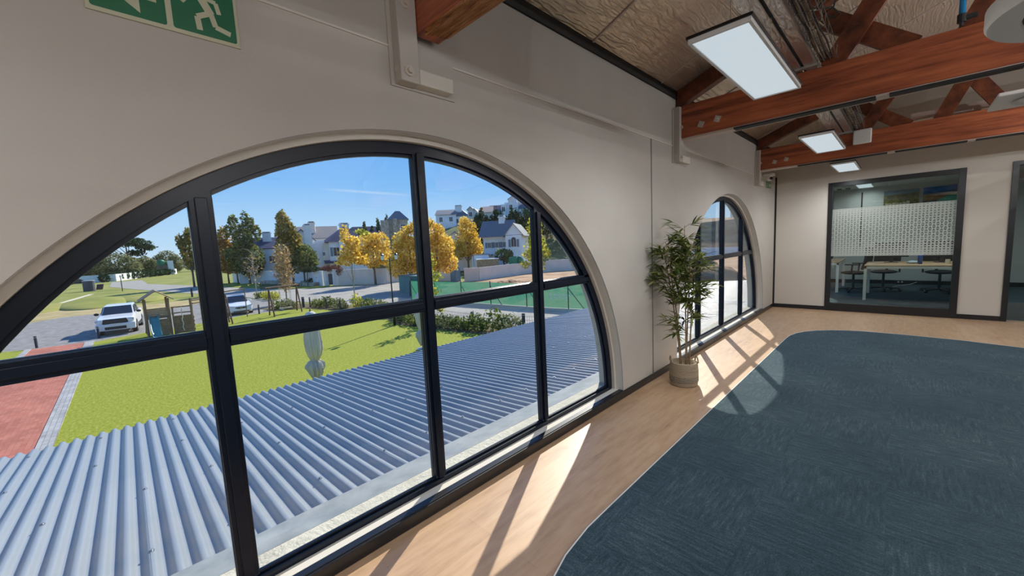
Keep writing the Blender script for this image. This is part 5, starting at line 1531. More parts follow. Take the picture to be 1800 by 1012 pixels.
L_SHRUB = leaf_mat('shrub_leaves', [(0.0, (0.05, 0.09, 0.025)), (0.5, (0.15, 0.20, 0.05)), (1.0, (0.38, 0.38, 0.09))], 0.35)
L_RED = leaf_mat('russet_creeper', [(0.0, (0.10, 0.04, 0.035)), (1.0, (0.24, 0.10, 0.08))], 0.3)

tree(-90.3, 14.3, 'orange autumn tree beside the window mullion, at the left end of the white wall', L_ORANGE, [(0, 0, 5.2, 2.0, 1.6, 3.2), (0.2, 0, 8.3, 1.3, 1.1, 2.4), (-.3, .1, 3.6, 1.8, 1.5, 1.8)], 2600, 0.26, 2.0, 0.16, seed=2)
tree(-82.8, 16.2, 'tall dark green tree with ragged top between the orange and the yellow-green trees', L_GREEN, [(0, 0.2, 4.4, 2.6, 2.6, 3.0), (0, -0.3, 8.0, 1.8, 1.6, 2.6), (0.3, -1.5, 10.8, 0.8, 0.7, 1.4), (0, 0.3, 11.5, 0.6, 0.6, 1.5), (-.2, 1.2, 10.4, 0.8, 0.6, 1.8), (0, 2.0, 9.0, 0.7, 0.6, 1.5), (0, -2.4, 9.5, 0.7, 0.6, 1.0), (0, -2.2, 5.4, 1.2, 1.1, 1.2)], 4300, 0.27, 2.2, 0.2, seed=3)
tree(-85.5, 14.9, 'orange and green tree low between the two tallest trees', L_MIX, [(0, 0, 4.5, 1.8, 1.5, 2.3), (0, .5, 6.0, 1.2, 1.0, 1.4)], 1400, 0.26, 2.0, 0.14, seed=4)
tree(-67.9, 19.1, 'tall conical yellow-green tree beside the blue roofed house', L_MIX, [(0, -.1, 5.6, 2.0, 1.95, 2.8), (0, -.4, 8.2, 1.5, 1.45, 2.3), (0, -.7, 10.3, 0.9, 0.8, 1.5), (0, .5, 7.2, 1.4, 1.3, 1.4)], 4600, 0.22, 2.0, 0.18, seed=5)
tree(-66.4, 20.3, 'round green tree against the white chimney of the blue roofed house', L_GREEN, [(0, 0.3, 4.3, 1.8, 1.75, 2.1), (0, -1.2, 3.4, 1.5, 1.5, 1.6), (0, 1.3, 3.7, 1.1, 1.1, 1.3), (0, -2.6, 3.0, 1.3, 1.2, 1.4)], 3300, 0.20, 2.0, 0.16, seed=6)
tree(-88, 8.9, 'brownish tree seen to the left of the thick window mullion', L_MIX, [(0, 0, 6.5, 1.8, 1.3, 3.0), (0, .3, 9.0, 1.2, .9, 1.5), (0, -1.2, 8, .7, .5, 1.4)], 1500, 0.27, 3.0, 0.18, seed=7)
tree(-52.7, 25.3, 'golden tree over the white garden wall, behind the street lamp', L_YEL, [(0, 0, 4.2, 2.3, 2.3, 1.8), (0, -1.5, 5.4, 1.2, 1.2, 1.6), (0, 1.3, 5.8, 1.3, 1.3, 1.6), (0, .0, 6.2, 1.1, 1.0, 1.2), (0, 2.0, 3.6, 1.1, 1.1, 1.2), (0, -2.3, 4.0, .9, .9, .9)], 4200, 0.16, 2.3, 0.17, seed=8)
tree(-41.6, 24.6, 'big golden tree left of the middle window mullion', L_YEL, [(0.00, -0.24, 4.05, 2.11, 2.03, 2.27), (0.00, 0.49, 6.16, 1.78, 1.54, 1.62), (0.00, -1.62, 2.92, 1.46, 1.38, 1.54), (0.00, 1.13, 7.29, 0.97, 0.81, 0.97), (0.00, 1.46, 2.59, 1.30, 1.30, 1.38), (0.00, -1.38, 5.67, 0.89, 0.81, 1.05)], 6800, 0.145, 1.8, 0.18, seed=9)
tree(-41.0, 27.9, 'big golden tree just right of the middle window mullion', L_YEL, [(0.00, 0.00, 4.05, 2.11, 2.03, 2.35), (0.00, -0.73, 6.48, 1.62, 1.38, 1.70), (0.00, 1.30, 4.86, 1.38, 1.30, 1.54), (0.00, -1.13, 7.86, 0.81, 0.65, 0.81), (0.00, 1.62, 2.75, 1.38, 1.38, 1.30), (0.00, 0.57, 6.80, 0.81, 0.73, 0.89)], 6800, 0.145, 1.8, 0.18, seed=10)
tree(-55.6, 44.6, 'golden spreading tree in front of the white gabled house', L_YEL, [(0, 0, 5.0, 2.7, 2.4, 2.4), (0, .2, 7.8, 1.9, 1.6, 2.0), (0, 2.0, 4.0, 1.5, 1.5, 1.5), (0, -2.0, 4.0, 1.5, 1.5, 1.8), (0, 1.6, 6.2, 1.3, 1.2, 1.3), (0, -.6, 9.2, .9, .8, .9)], 5200, 0.19, 2.4, 0.22, seed=11, shell=0.35)
tree(-26.8, 30.4, 'sparse lime-yellow tree on the building ground behind the green fence', L_LIME, [(0, 0, 4.4, 1.3, 1.2, 1.5), (0, -.9, 3.6, 0.9, .8, .7), (0, .9, 3.9, .8, .8, 1.2), (0, 0, 6.3, 1.0, .9, 1.2), (0, -1.7, 2.6, .6, .6, .4), (0, .5, 2.4, .7, .7, .9), (0, 1.8, 3.6, .5, .5, .9)], 1300, 0.15, 2.2, 0.09, seed=12, shell=0.2)
tree(-32.0, 13.45, 'slender tree with yellow leaves and bare lower twigs in the planting bed', L_YEL, [(0, 0, 4.6, 0.9, .95, 0.8), (0, -.5, 4.0, 0.8, .9, .5), (0, .7, 4.0, .7, .8, .5), (0, -.35, 6.0, .45, .45, .9), (0, .3, 5.4, .6, .6, .6)], 1300, 0.13, 2.6, 0.055, bark=BARKP, seed=13, shell=0.2)
tree(-20.3, 13.3, 'young sapling with a few yellow leaves hidden by the middle mullion', L_LIME, [(-.3, .45, 1.2, .5, .35, .28), (-.2, .3, 2.0, .5, .45, .35), (0, .3, 2.9, .5, .5, .4), (0, 0, 3.8, .5, .4, .6), (.1, .5, .75, .35, .25, .2)], 330, 0.10, 2.6, 0.035, bark=BARKP, seed=14, shell=0.1, name='sapling')
def bare_tree(x, y, h, w, label, lm=None, n=0, seed=1):
    t = thing('bare_tree', (x, y, GZ), label, 'tree')
    rr = random.Random(seed)
    mb = MB()
    mb.tube([(x, y, GZ - .1), (x, y + .05, GZ + h * .35), (x, y - .03, GZ + h * .7), (x, y, GZ + h)], [0.075, 0.06, 0.035, 0.008], 8)
    for k in range(20):
        z = h * (0.30 + 0.66 * k / 20)
        a = rr.uniform(0, 2 * PI); L = w * (1.1 - 0.6 * k / 20) * rr.uniform(.7, 1.1)
        p0 = Vector((x, y, GZ + z)); p1 = p0 + Vector((math.cos(a) * L * .5, math.sin(a) * L * .5, L * 0.45)); p2 = p0 + Vector((math.cos(a) * L, math.sin(a) * L, L * rr.uniform(.4, .9)))
        mb.tube([tuple(p0), tuple(p1), tuple(p2)], [0.026, 0.017, 0.006], 5)
        for j in range(3):
            q = p1.lerp(p2, j / 3); b = a + rr.uniform(-1.2, 1.2)
            mb.tube([tuple(q), tuple(q + Vector((math.cos(b), math.sin(b), rr.uniform(-.1, .7))) * L * .4)], [0.011, 0.004], 4)
    build(mb, 'branches', BARKP, t)
    if n:
        build(leaf_cloud([(x, y, GZ + h * .72, w * .7, w * .7, h * .26), (x, y, GZ + h * .5, w * .75, w * .75, h * .2), (x, y + .2, GZ + h * .3, w * .6, w * .6, h * .12)], n, 0.12, seed, 0.2), 'leaves', lm, t)
bare_tree(-54.7, 11.2, 5.6, 1.7, 'bare young tree behind the roof of the white sedan', L_TAN, 120, 3)
bare_tree(-42.3, 11.1, 6.0, 1.25, 'young tree with dry tan leaves behind the swing set', L_TAN, 1100, 5)

# distant trees beyond the field
far = [(-182, -17.0, 8.5, 9.0, L_OLIVE, 'olive green trees on the far side of the field, leftmost above the arch'), (-184, -9.0, 10.5, 9.0, L_OLIVE, 'olive green far tree left of the tall spreading pine'),
       (-208, 7.0, 7.5, 6.0, L_OLIVE, 'low far tree right of the spreading pine'), (-222, 14.6, 10.0, 7.0, L_OLIVE, 'rounded far tree behind the green water tank'), (-232, 26.5, 8.5, 10.0, L_OLIVE, 'low hazy far tree at the end of the field'), (-180, -1.0, 9.0, 9.0, L_OLIVE, 'bushy far tree under the spreading pine')]
for k, (x, y, h, w, lm, lb) in enumerate(far):
    tree(x, y, lb, lm, [(0, 0, h * .52, w * .5, w * .55, h * .46), (0, w * .35, h * .42, w * .4, w * .4, h * .38), (0, -w * .35, h * .46, w * .4, w * .4, h * .36), (0, .1 * w, h * .2, w * .5, w * .6, h * .2)], 4200, 0.34, h * .3, 0.25, seed=30 + k, cat='tree')
tree(-200, 2.4, 'tall spreading pine with a flat crown at the far side of the field', L_DARK, [(0, 0, 12.3, 4.0, 7.6, 1.5), (0, 5.2, 10.6, 3.0, 3.2, 1.3), (0, -5.2, 11.0, 3.0, 3.2, 1.2), (0, 1.5, 13.4, 3.0, 4.0, .9), (0, 2.6, 8.6, 2.4, 3.0, 1.3)], 3400, 0.36, 8.0, 0.35, seed=41, shell=0.2)
def cypress(x, y, h, w, label, group, seed, lm=None, z0=None):
    z0 = GZ + hill(x, y) if z0 is None else z0
    t = thing('cypress', (x, y, z0), label, 'tree', group)
    build(leaf_cloud([(x, y, z0 + h * (.16 + .09 * k), w * (1 - .085 * k), w * (1 - .085 * k), h * .14) for k in range(9)], 900, 0.32, seed, .5), 'foliage', lm or L_DARK, t)
    build(MB().tube([(x, y, z0 - .1), (x, y, z0 + h * .8)], [.16, .04], 6), 'trunk', BARK, t)
for k in range(11):
    t = k / 10
    x, y = -72.6 + 8.6 * t, 61.5 + 8.4 * t
    cypress(x, y, 6.4 + 1.3 * math.sin(k * 1.9), 1.6, 'dark cypress in the row below the terraced hill houses', 'dark cypresses below the terraced hill houses', 50 + k)
for k, (x, y, h) in enumerate(((-86.2, 39.9, 9.6), (-85.5, 41.3, 8.2), (-85.0, 42.6, 9.8), (-84.2, 44.3, 10.2))):
    cypress(x, y, h, 0.95, 'dark pointed conifer on the skyline left of the stone tower', 'pointed conifers on the skyline', 70 + k)
tree(-83.5, 37.8, 'yellow-green tree on the skyline behind the blue roofs', L_LIME, [(0, 0, 6.6, 2.0, 1.9, 1.7), (0, -2.4, 5.6, 1.5, 1.3, 1.2)], 1000, 0.3, 4, .2, seed=80)

for k, (x, y, h, w) in enumerate(((-62.5, 69.5, 8.0, 2.6), (-59.5, 71.5, 7.0, 2.8), (-56.5, 73.5, 7.6, 2.6), (-52.5, 74.0, 6.0, 3.0), (-47.5, 75.0, 5.5, 3.0))):
    tree(x, y, 'dark leafy hillside tree right of the cypress row, %s' % ['next to the last cypress', 'second from the last cypress', 'third from the last cypress', 'low and broad', 'lowest, near the window arch'][k], L_DARK, [(0, 0, h * .55, w, w, h * .42), (0, .8, h * .4, w * .8, w * .9, h * .35)], 1500, .26, h * .3, .2, seed=400 + k)
# hedge bushes in front of the far white wall, in a row
for k in range(13):
    t = k / 12
    x, y = -155.5 - 40 * t, -3.4 + 17.0 * t
    o = leaf_cloud([(x, y, GZ + 1.1, 1.1, 1.15, 1.25)], 260, 0.3, 90 + k)
    one(o, 'hedge_bush', L_DARK, 'dark round bush in the row before the far white wall', 'bush', 'bushes along the far white wall')
# shrubs of the planting bed
rnd = random.Random(21)
k = 0
bedpts = [(-38.6, 9.3), (-37.6, 10.0), (-36.2, 11.9), (-35.0, 12.3), (-33.6, 12.7), (-32.6, 12.4), (-31.3, 13.2), (-30.2, 13.7), (-29.0, 13.3), (-27.6, 13.3), (-26.2, 13.1), (-24.9, 12.9), (-23.6, 12.8), (-22.6, 12.2), (-21.2, 12.4), (-20.2, 12.5), (-19.2, 12.7), (-18.2, 12.8), (-17.3, 13.0), (-16.2, 13.2), (-15.2, 13.6), (-14.3, 13.9), (-47.4, 11.2), (-49.3, 11.0), (-51.5, 10.8)]
names = {20: 'taller yellow-green shrub at the right end of the hedge bed', 22: 'bright yellow-green shrub right behind the white sedan', 6: 'yellowish shrub beside the dark garden posts', 0: 'low grey-green shrub left of the swing seat'}
for i, (x, y) in enumerate(bedpts):
    h = rnd.uniform(0.60, 0.95) + (0.35 if i in (20, 6) else 0)
    w = rnd.uniform(0.6, 0.85)
    lm = L_LIME if i in (6, 22, 23) else (L_OLIVE if i % 4 == 1 else L_SHRUB)
    s = thing('shrub', (x, y, GZ), names.get(i, 'leafy green shrub in the planting bed between lawn and street'), 'shrub', 'shrubs in the planting bed')
    build(leaf_cloud([(x, y, GZ + h * .55, w, w * .8, h * .6), (x + .3, y + .2, GZ + h * .4, w * .7, w * .6, h * .45)], 420, 0.085, 120 + i, .3), 'foliage', lm, s)
    build(MB().tube([(x, y, GZ), (x, y, GZ + h * .6)], [.03, .015], 5), 'stem', BARK, s)
# ------------------------------------------------------------------ walls, fence and buildings outdoors
WHITE = mat('white_render', (0.84, 0.84, 0.83), 0.85, noise=0.05, nscale=1.2)
CREAM = mat('cream_render', (0.74, 0.66, 0.57), 0.85, noise=0.06, nscale=1.0)
SLATE = mat('dark_blue_slate', (0.020, 0.034, 0.095), 0.6, noise=0.15, nscale=4)
GREYR = mat('grey_roof', (0.16, 0.17, 0.19), 0.6, noise=0.15, nscale=4)
BROWNR = mat('grey_brown_roof', (0.30, 0.26, 0.23), 0.7, noise=0.15, nscale=4)
STONE = noise_mat('rough_stone', [(0.35, (0.24, 0.20, 0.15)), (0.5, (0.42, 0.36, 0.28)), (0.65, (0.55, 0.49, 0.39))], 2.4, 0.9, 5, 0.6, 4)
WGL = mat('dark_window', (0.03, 0.045, 0.06), 0.15, spec=0.6)
SHUT = mat('grey_shutter', (0.20, 0.23, 0.25), 0.7)
BLUSH = mat('blue_grey_shutter', (0.12, 0.22, 0.28), 0.7)

# houses
def frame_dir(phi):                                  # unit vectors: t along the facade, n outwards
    return Vector((math.cos(phi), math.sin(phi), 0)), Vector((math.sin(phi), -math.cos(phi), 0))
class House:
    """local frame: u along the facade (to the right seen from outside), v away from the viewer, z up"""
    def __init__(s, name, o, phi, z0, label, cat='house', group=None, k=1.0):
        s.o = Vector((o[0], o[1], z0)); s.t, nn = frame_dir(phi); s.n = -nn
        s.root = thing(name, s.o, label, cat, group)
        s.M = Matrix(((s.t.x * k, s.n.x * k, 0, s.o.x), (s.t.y * k, s.n.y * k, 0, s.o.y), (0, 0, k, s.o.z), (0, 0, 0, 1)))
    def put(s, mb, name, m, parent=None):
        mb.xf(s.M)
        return build(mb, name, m, parent or s.root)
    def body(s, u0, u1, v0, v1, z0, z1, m, name='walls'):
        return s.put(MB().box(u0, u1, v0, v1, z0, z1), name, m)
    def gable_u(s, u0, u1, v0, v1, z, h, m, wm, over=0.25, name='roof'):
        """ridge runs along u"""
        vm = (v0 + v1) / 2
        mb = MB()
        for v_e in (v0 - over, v1 + over):
            zz = z - over * h / ((v1 - v0) / 2)
            mb.add([(u0 - over, vm, z + h), (u1 + over, vm, z + h), (u1 + over, v_e, zz), (u0 - over, v_e, zz), (u0 - over, vm, z + h + .12), (u1 + over, vm, z + h + .12), (u1 + over, v_e, zz + .12), (u0 - over, v_e, zz + .12)], FS)
        r = s.put(mb, name, m)
        s.put(MB().prism([(v0, z), (v1, z), (vm, z + h)], 'x', u0, u1), 'gable', wm)
        return r
    def gable_v(s, u0, u1, v0, v1, z, h, m, wm, over=0.25, name='roof'):
        """ridge runs away from the viewer, gable end faces the viewer"""
        um = (u0 + u1) / 2
        mb = MB()
        for u_e in (u0 - over, u1 + over):
            zz = z - over * h / ((u1 - u0) / 2)
            mb.add([(um, v0 - over, z + h), (um, v1 + over, z + h), (u_e, v1 + over, zz), (u_e, v0 - over, zz), (um, v0 - over, z + h + .12), (um, v1 + over, z + h + .12), (u_e, v1 + over, zz + .12), (u_e, v0 - over, zz + .12)], FS)
        r = s.put(mb, name, m)
        s.put(MB().prism([(u0, z), (u1, z), (um, z + h)], 'y', v0, v1), 'gable', wm)
        return r
    def hip(s, u0, u1, v0, v1, z, h, m, name='roof', over=0.3):
        u0 -= over; u1 += over; v0 -= over; v1 += over
        um, vm = (u0 + u1) / 2, (v0 + v1) / 2
        d = min(u1 - u0, v1 - v0) / 2 * .9
        if u1 - u0 >= v1 - v0: r0, r1 = (u0 + d, vm), (u1 - d, vm)
        else: r0, r1 = (um, v0 + d), (um, v1 - d)
        vs = [(u0, v0, z), (u1, v0, z), (u1, v1, z), (u0, v1, z), (r0[0], r0[1], z + h), (r1[0], r1[1], z + h)]
        if u1 - u0 >= v1 - v0: fs = [(0, 1, 5, 4), (2, 3, 4, 5), (1, 2, 5), (3, 0, 4), (3, 2, 1, 0)]
        else: fs = [(1, 2, 5, 4), (3, 0, 4, 5), (0, 1, 4), (2, 3, 5), (3, 2, 1, 0)]
        return s.put(MB().add(vs, fs), name, m)
    def window(s, u, z, w, h, v=0.0, shutters=None, side=None, arch=False):
        """on the front face at depth v; side='l'/'r' puts it on the end wall at u instead (v is its centre)"""
        if side:
            q = -1 if side == 'l' else 1
            f = s.put(MB().box(u - .04, u + .04, v - w / 2 - .06, v + w / 2 + .06, z - .06, z + h + .06), 'window', WHITE)
            s.put(MB().box(u + q * .03 - .02, u + q * .03 + .02, v - w / 2, v + w / 2, z, z + h), 'pane', WGL, f)
            return f
        f = s.put(MB().box(u - w / 2 - .07, u + w / 2 + .07, v - .05, v + .03, z - .07, z + h + .07), 'window', WHITE)
        s.put(MB().box(u - w / 2, u - .03, v - .065, v - .03, z, z + h).box(u + .03, u + w / 2, v - .065, v - .03, z, z + h), 'pane', WGL, f)
        if arch:
            s.put(MB().prism([(u + (w / 2) * math.cos(PI * k / 10), z + h + (w / 2) * math.sin(PI * k / 10)) for k in range(11)], 'y', v - .06, v - .02), 'arched_pane', WGL, f)
        if shutters:
            for q in (-1, 1):
                s.put(MB().box(u + q * (w / 2 + .28) - .2, u + q * (w / 2 + .28) + .2, v - .06, v - .01, z - .05, z + h + .05), 'shutter', shutters, f)
        return f
    def chimney(s, u0, u1, v0, v1, z0, z1, m, pot=True):
        c = s.put(MB().box(u0, u1, v0, v1, z0, z1), 'chimney', m)
        s.put(MB().box(u0 - .12, u1 + .12, v0 - .12, v1 + .12, z1 - .35, z1 - .2).box(u0 + .1, u1 - .1, v0 + .1, v1 - .1, z1, z1 + .06), 'chimney_cap', m, c)
        if pot: s.put(MB().box(u0 + .15, u1 - .15, v0 - .02, v0 + .02, z1 - .18, z1 - .03), 'flue', WGL, c)
        return c
# facade directions: u runs to the right in the view, so phi is the bearing perpendicular to the line of sight
def bearing(x, y, twist=0.0):
    return math.atan2(y, x) - PI / 2 + twist        # direction pointing right across the line of sight

def run_wall(name, pts, h, th, m, label, cat='wall', coping=True):
    """a garden wall along a polyline, z follows the hill; kept as one thing"""
    mb = MB(); cp = MB()
    for a, b in zip(pts[:-1], pts[1:]):
        za = GZ + hill(*a); zb = GZ + hill(*b)
        d = Vector((b[0] - a[0], b[1] - a[1], 0)).normalized(); nn = Vector((-d.y, d.x, 0)) * th / 2
        for B_, z0, z1, k in ((mb, -0.1, h, 1.0), (cp, h, h + 0.07, 1.25)):
            A = Vector((a[0], a[1], 0)); Bv = Vector((b[0], b[1], 0)); n2 = nn * k
            vs = [A + n2 + Vector((0, 0, za + z0)), A - n2 + Vector((0, 0, za + z0)), Bv - n2 + Vector((0, 0, zb + z0)), Bv + n2 + Vector((0, 0, zb + z0)),
                  A + n2 + Vector((0, 0, za + z1)), A - n2 + Vector((0, 0, za + z1)), Bv - n2 + Vector((0, 0, zb + z1)), Bv + n2 + Vector((0, 0, zb + z1))]
            B_.add(vs, FS)
    o = one(mb, name, m, label, cat, kind='thing')
    if coping: build(cp, 'coping', m, o)
    return o
w1 = run_wall('garden_wall', [(-93.5, 15.6), (-80.0, 18.6), (-72.5, 20.9), (-68.5, 21.6), (-62.6, 20.4), (-60.6, 21.0)], 2.15, 0.25, WHITE, 'white garden wall behind the tall autumn trees, left of the gate piers')
w1b = run_wall('garden_wall', [(-58.4, 22.4), (-56.6, 24.3), (-52.0, 26.6), (-53.0, 29.0), (-53.8, 31.8)], 2.15, 0.25, CREAM, 'cream garden wall behind the street lamp, right of the gate piers')
for (x, y, lb) in ((-60.1, 21.35, 'left white gate pier under the russet creeper'), (-58.8, 22.1, 'right white gate pier under the russet creeper')):
    p = thing('gate_pier', (x, y, GZ), lb, 'gate pier', 'white gate piers')
    build(MB().box(x - .28, x + .28, y - .28, y + .28, GZ, GZ + 2.25), 'shaft', WHITE, p)
    build(MB().box(x - .34, x + .34, y - .34, y + .34, GZ + 2.25, GZ + 2.36), 'cap', WHITE, p)
one(MB().add([(-60.0, 21.4, GZ + .1), (-58.9, 22.05, GZ + .1), (-58.93, 22.1, GZ + .1), (-60.03, 21.45, GZ + .1), (-60.0, 21.4, GZ + 1.7), (-58.9, 22.05, GZ + 1.7), (-58.93, 22.1, GZ + 1.7), (-60.03, 21.45, GZ + 1.7)], FS), 'garden_gate', mat('dark_gate', (0.06, 0.06, 0.065), 0.6), 'dark garden gate between the white gate piers', 'gate')
one(leaf_cloud([(-59.4, 21.6, GZ + 2.55, 1.2, 1.3, .45), (-58.2, 22.6, GZ + 2.1, .5, .6, .7)], 700, 0.13, 300, .2), 'creeper', L_RED, 'russet creeper growing over the gate piers', 'creeper')
# planters in front of the wall
def planter(a, b, label):
    d = Vector((b[0] - a[0], b[1] - a[1], 0)); n = Vector((d.y, -d.x, 0)).normalized() * -0.9
    if n.x < 0: n = -n
    pts = [a, b, (b[0] + n.x, b[1] + n.y), (a[0] + n.x, a[1] + n.y)]
    p = one(MB().prism(pts, 'z', GZ, GZ + 0.55), 'planter', STONE, label, 'planter', 'low stone planters along the white wall')
    return p
planter((-79.5, 17.9), (-74.0, 19.4), 'low stone planter under the dark trees at the left of the white wall')
planter((-68.3, 20.2), (-66.2, 20.0), 'short stone planter under the round green tree')
planter((-64.8, 19.8), (-61.2, 20.6), 'low stone planter with the round clipped bush')
tp = thing('clipped_tree', (-62.0, 20.05, GZ), 'flat topped clipped tree standing before the white wall', 'tree')
build(leaf_cloud([(-61.9, 20.0, GZ + 2.45, 0.9, 1.6, .36)], 900, .13, 301, .3), 'crown', L_DARK, tp)
build(MB().tube([(-62.1, 19.3, GZ), (-62.0, 19.4, GZ + 2.4)], .07, 8).tube([(-61.9, 20.9, GZ), (-62.1, 20.6, GZ + 1.0), (-61.9, 20.7, GZ + 2.4)], .07, 8), 'trunk', BARK, tp)
tp = thing('clipped_bush', (-61.9, 21.2, GZ), 'round clipped bush in the stone planter left of the gate', 'bush')
build(leaf_cloud([(-61.9, 21.3, GZ + 1.35, .7, .75, .6)], 500, .12, 302, .6), 'foliage', L_DARK, tp)
build(MB().tube([(-61.9, 21.2, GZ), (-61.9, 21.25, GZ + 1.3)], .05, 6), 'stem', BARK, tp)
one(leaf_cloud([(-63.4, 20.6, GZ + .75, .7, 1.2, .45)], 420, .12, 303, .3), 'low_hedge', L_DARK, 'low dark hedge in the stone planter beside the round clipped bush', 'hedge')

# right hand cream wall with the blue toilet cabin
run_wall('garden_wall', [(-47.8, 32.4), (-44.4, 32.8)], 1.75, 0.22, CREAM, 'short cream wall left of the blue portable toilet', coping=False)
run_wall('garden_wall', [(-42.6, 33.35), (-41.0, 34.6), (-41.6, 38.6), (-42.2, 46.0), (-41.2, 50.0)], 1.78, 0.22, CREAM, 'long cream wall right of the blue portable toilet', coping=False)
run_wall('garden_wall', [(-41.2, 50.0), (-36.0, 58.0), (-30.5, 63.0)], 1.9, 0.22, CREAM, 'distant cream wall right of the lime-yellow tree', coping=False)
TB = mat('toilet_blue', (0.10, 0.20, 0.26), 0.5)
t = thing('portable_toilet', (-43.55, 32.55, GZ), 'blue-grey portable toilet cabin standing against the cream wall', 'portable toilet')
build(MB().box(-44.05, -43.0, 32.0, 33.0, GZ, GZ + 1.95), 'cabin', TB, t, bevel=0.05)
build(MB().prism([(32.0 + 1.0 * k / 10, GZ + 1.95 + 0.28 * math.sin(PI * k / 10)) for k in range(11)], 'x', -44.08, -42.97), 'domed_roof', TB, t)
build(MB().box(-43.0, -42.97, 32.15, 32.85, GZ + .1, GZ + 1.85), 'door', mat('toilet_door', (0.14, 0.25, 0.32), 0.5), t)
build(MB().tube([(-42.97, 32.5, GZ + 1.62), (-42.955, 32.5, GZ + 1.62)], .13, 16), 'white_sign', M['white'], t)
def low_block(name, o, w, dp, h, m, label, cat, lid=None):
    H = House(name, o, bearing(*o), GZ, label, cat)
    H.body(-w / 2, w / 2, 0, dp, 0, h, m, 'walls')
    H.put(MB().box(-w / 2 - .12, w / 2 + .12, -.12, dp + .12, h, h + .10), 'flat_roof', lid or m)
    return H
low_block('timber_store', (-44.9, 39.8), 3.3, 2.5, 2.65, mat('rough_brown_cladding', (0.34, 0.25, 0.15), 0.9, noise=0.4, nscale=5), 'brown rough clad low building behind the cream wall', 'shed', WHITE)
low_block('outbuilding', (-47.6, 40.9), 2.4, 2.2, 3.3, WHITE, 'small white flat roofed annex at the foot of the white gabled house', 'outbuilding', GREYR)
H = House('tarpaulin', (-43.0, 43.9), bearing(-43.0, 43.9), GZ, 'green tarpaulin heap behind the cream wall', 'tarpaulin')
H.put(MB().box(-1.0, 0.25, 0, 1.2, 0, 2.85), 'cover', mat('green_tarp', (0.01, 0.24, 0.13), 0.6))
H.put(MB().blob((0.75, .5, 2.1), .62, .62, .75, 10, 6, 4, .15), 'bundle', mat('green_tarp_dark', (0.008, 0.17, 0.09), 0.6))

# green shade-cloth fence
SHADE = None
m, n_, b_ = new_mat('green_shade_cloth')
n_.nodes.remove(b_)
dd = n_.nodes.new('ShaderNodeBsdfDiffuse'); dd.inputs[0].default_value = (0.045, 0.20, 0.135, 1)
tt = n_.nodes.new('ShaderNodeBsdfTranslucent'); tt.inputs[0].default_value = (0.06, 0.27, 0.175, 1)
pp_ = n_.nodes.new('ShaderNodeBsdfTransparent')
q1 = n_.nodes.new('ShaderNodeMixShader'); q1.inputs[0].default_value = 0.5
q2 = n_.nodes.new('ShaderNodeMixShader'); q2.inputs[0].default_value = 0.10
n_.links.new(dd.outputs[0], q1.inputs[1]); n_.links.new(tt.outputs[0], q1.inputs[2])
n_.links.new(q1.outputs[0], q2.inputs[1]); n_.links.new(pp_.outputs[0], q2.inputs[2]); n_.links.new(q2.outputs[0], n_.nodes['Material Output'].inputs[0])
SHADE = m
fpts = [(-40.1, 23.3), (-31.95, 18.75), (-22.9, 20.45), (-19.4, 20.85), (-16.1, 21.5), (-12.0, 22.6), (-7.0, 24.2), (-1.5, 26.0)]
FHT = 1.72
gf = thing('shade_cloth_fence', (-22.9, 20.45, GZ), 'green shade cloth fence along the street around the building ground', 'fence')
for a, b in zip(fpts[:-1], fpts[1:]):
    mb = MB()
    N = max(4, int(math.dist(a, b) / 0.5))
    dx, dy = (b[0] - a[0]), (b[1] - a[1]); L = math.hypot(dx, dy); nx, ny = -dy / L, dx / L
    for i in range(N + 1):
        t = i / N
        for j in range(5):
            off = 0.035 * math.sin(i * 1.3 + j) * (1 if 0 < i < N else 0)
            mb.v.append((a[0] + dx * t + nx * off, a[1] + dy * t + ny * off, GZ + 0.04 + FHT * j / 4 - (0.05 * math.sin(PI * t) if j == 4 else 0)))
    for i in range(N):
        for j in range(4):
            q = i * 5 + j
            mb.f.append((q, q + 5, q + 6, q + 1))
    build(mb, 'cloth_panel', SHADE, gf)
for a, b in zip(fpts[:-1], fpts[1:]):
    L = math.dist(a, b); k = max(1, int(round(L / 3.4)))
    for i in range(k):
        t = i / k; x, y = a[0] + (b[0] - a[0]) * t, a[1] + (b[1] - a[1]) * t
        d = Vector((b[1] - a[1], -(b[0] - a[0]), 0)).normalized()
        if d.dot(Vector((-x, -y, 0))) < 0: d = -d
        px, py = x + d.x * 0.05, y + d.y * 0.05
        build(MB().tube([(px, py, GZ), (px, py, GZ + FHT + 0.12)], 0.035, 8), 'fence_post', DARKP, gf)
        if i % 2 == 0:
            e = Vector((b[0] - a[0], b[1] - a[1], 0)).normalized()
            build(MB().tube([(px, py, GZ + FHT * .85), (px + e.x * 1.2 + d.x * .1, py + e.y * 1.2 + d.y * .1, GZ + 0.02)], 0.025, 6), 'stay', DARKP, gf)
# lettering on the cloth
a, b = Vector((-19.4, 20.85, 0)), Vector((-16.1, 21.5, 0))
e = (b - a).normalized(); d = Vector((e.y, -e.x, 0))
cu = bpy.data.curves.new('lettering', 'FONT')
cu.body = 'R\u00c9MEY'
cu.size = 0.56; cu.extrude = 0.004; cu.space_character = 1.12
cu.align_x = 'CENTER'
lt = bpy.data.objects.new('lettering', cu)
link(lt)
p = a.lerp(b, 0.815) + d * 0.06
mt = Matrix(((e.x, 0, d.x, p.x), (e.y, 0, d.y, p.y), (0, 1, 0, GZ + 0.66), (0, 0, 0, 1)))
lt.matrix_world = mt
pm, n_, b_ = new_mat('pale_print')
n_.nodes.remove(b_)
dd = n_.nodes.new('ShaderNodeBsdfDiffuse'); dd.inputs[0].default_value = (0.95, 0.95, 0.86, 1)
tt = n_.nodes.new('ShaderNodeBsdfTranslucent'); tt.inputs[0].default_value = (0.95, 0.95, 0.88, 1)
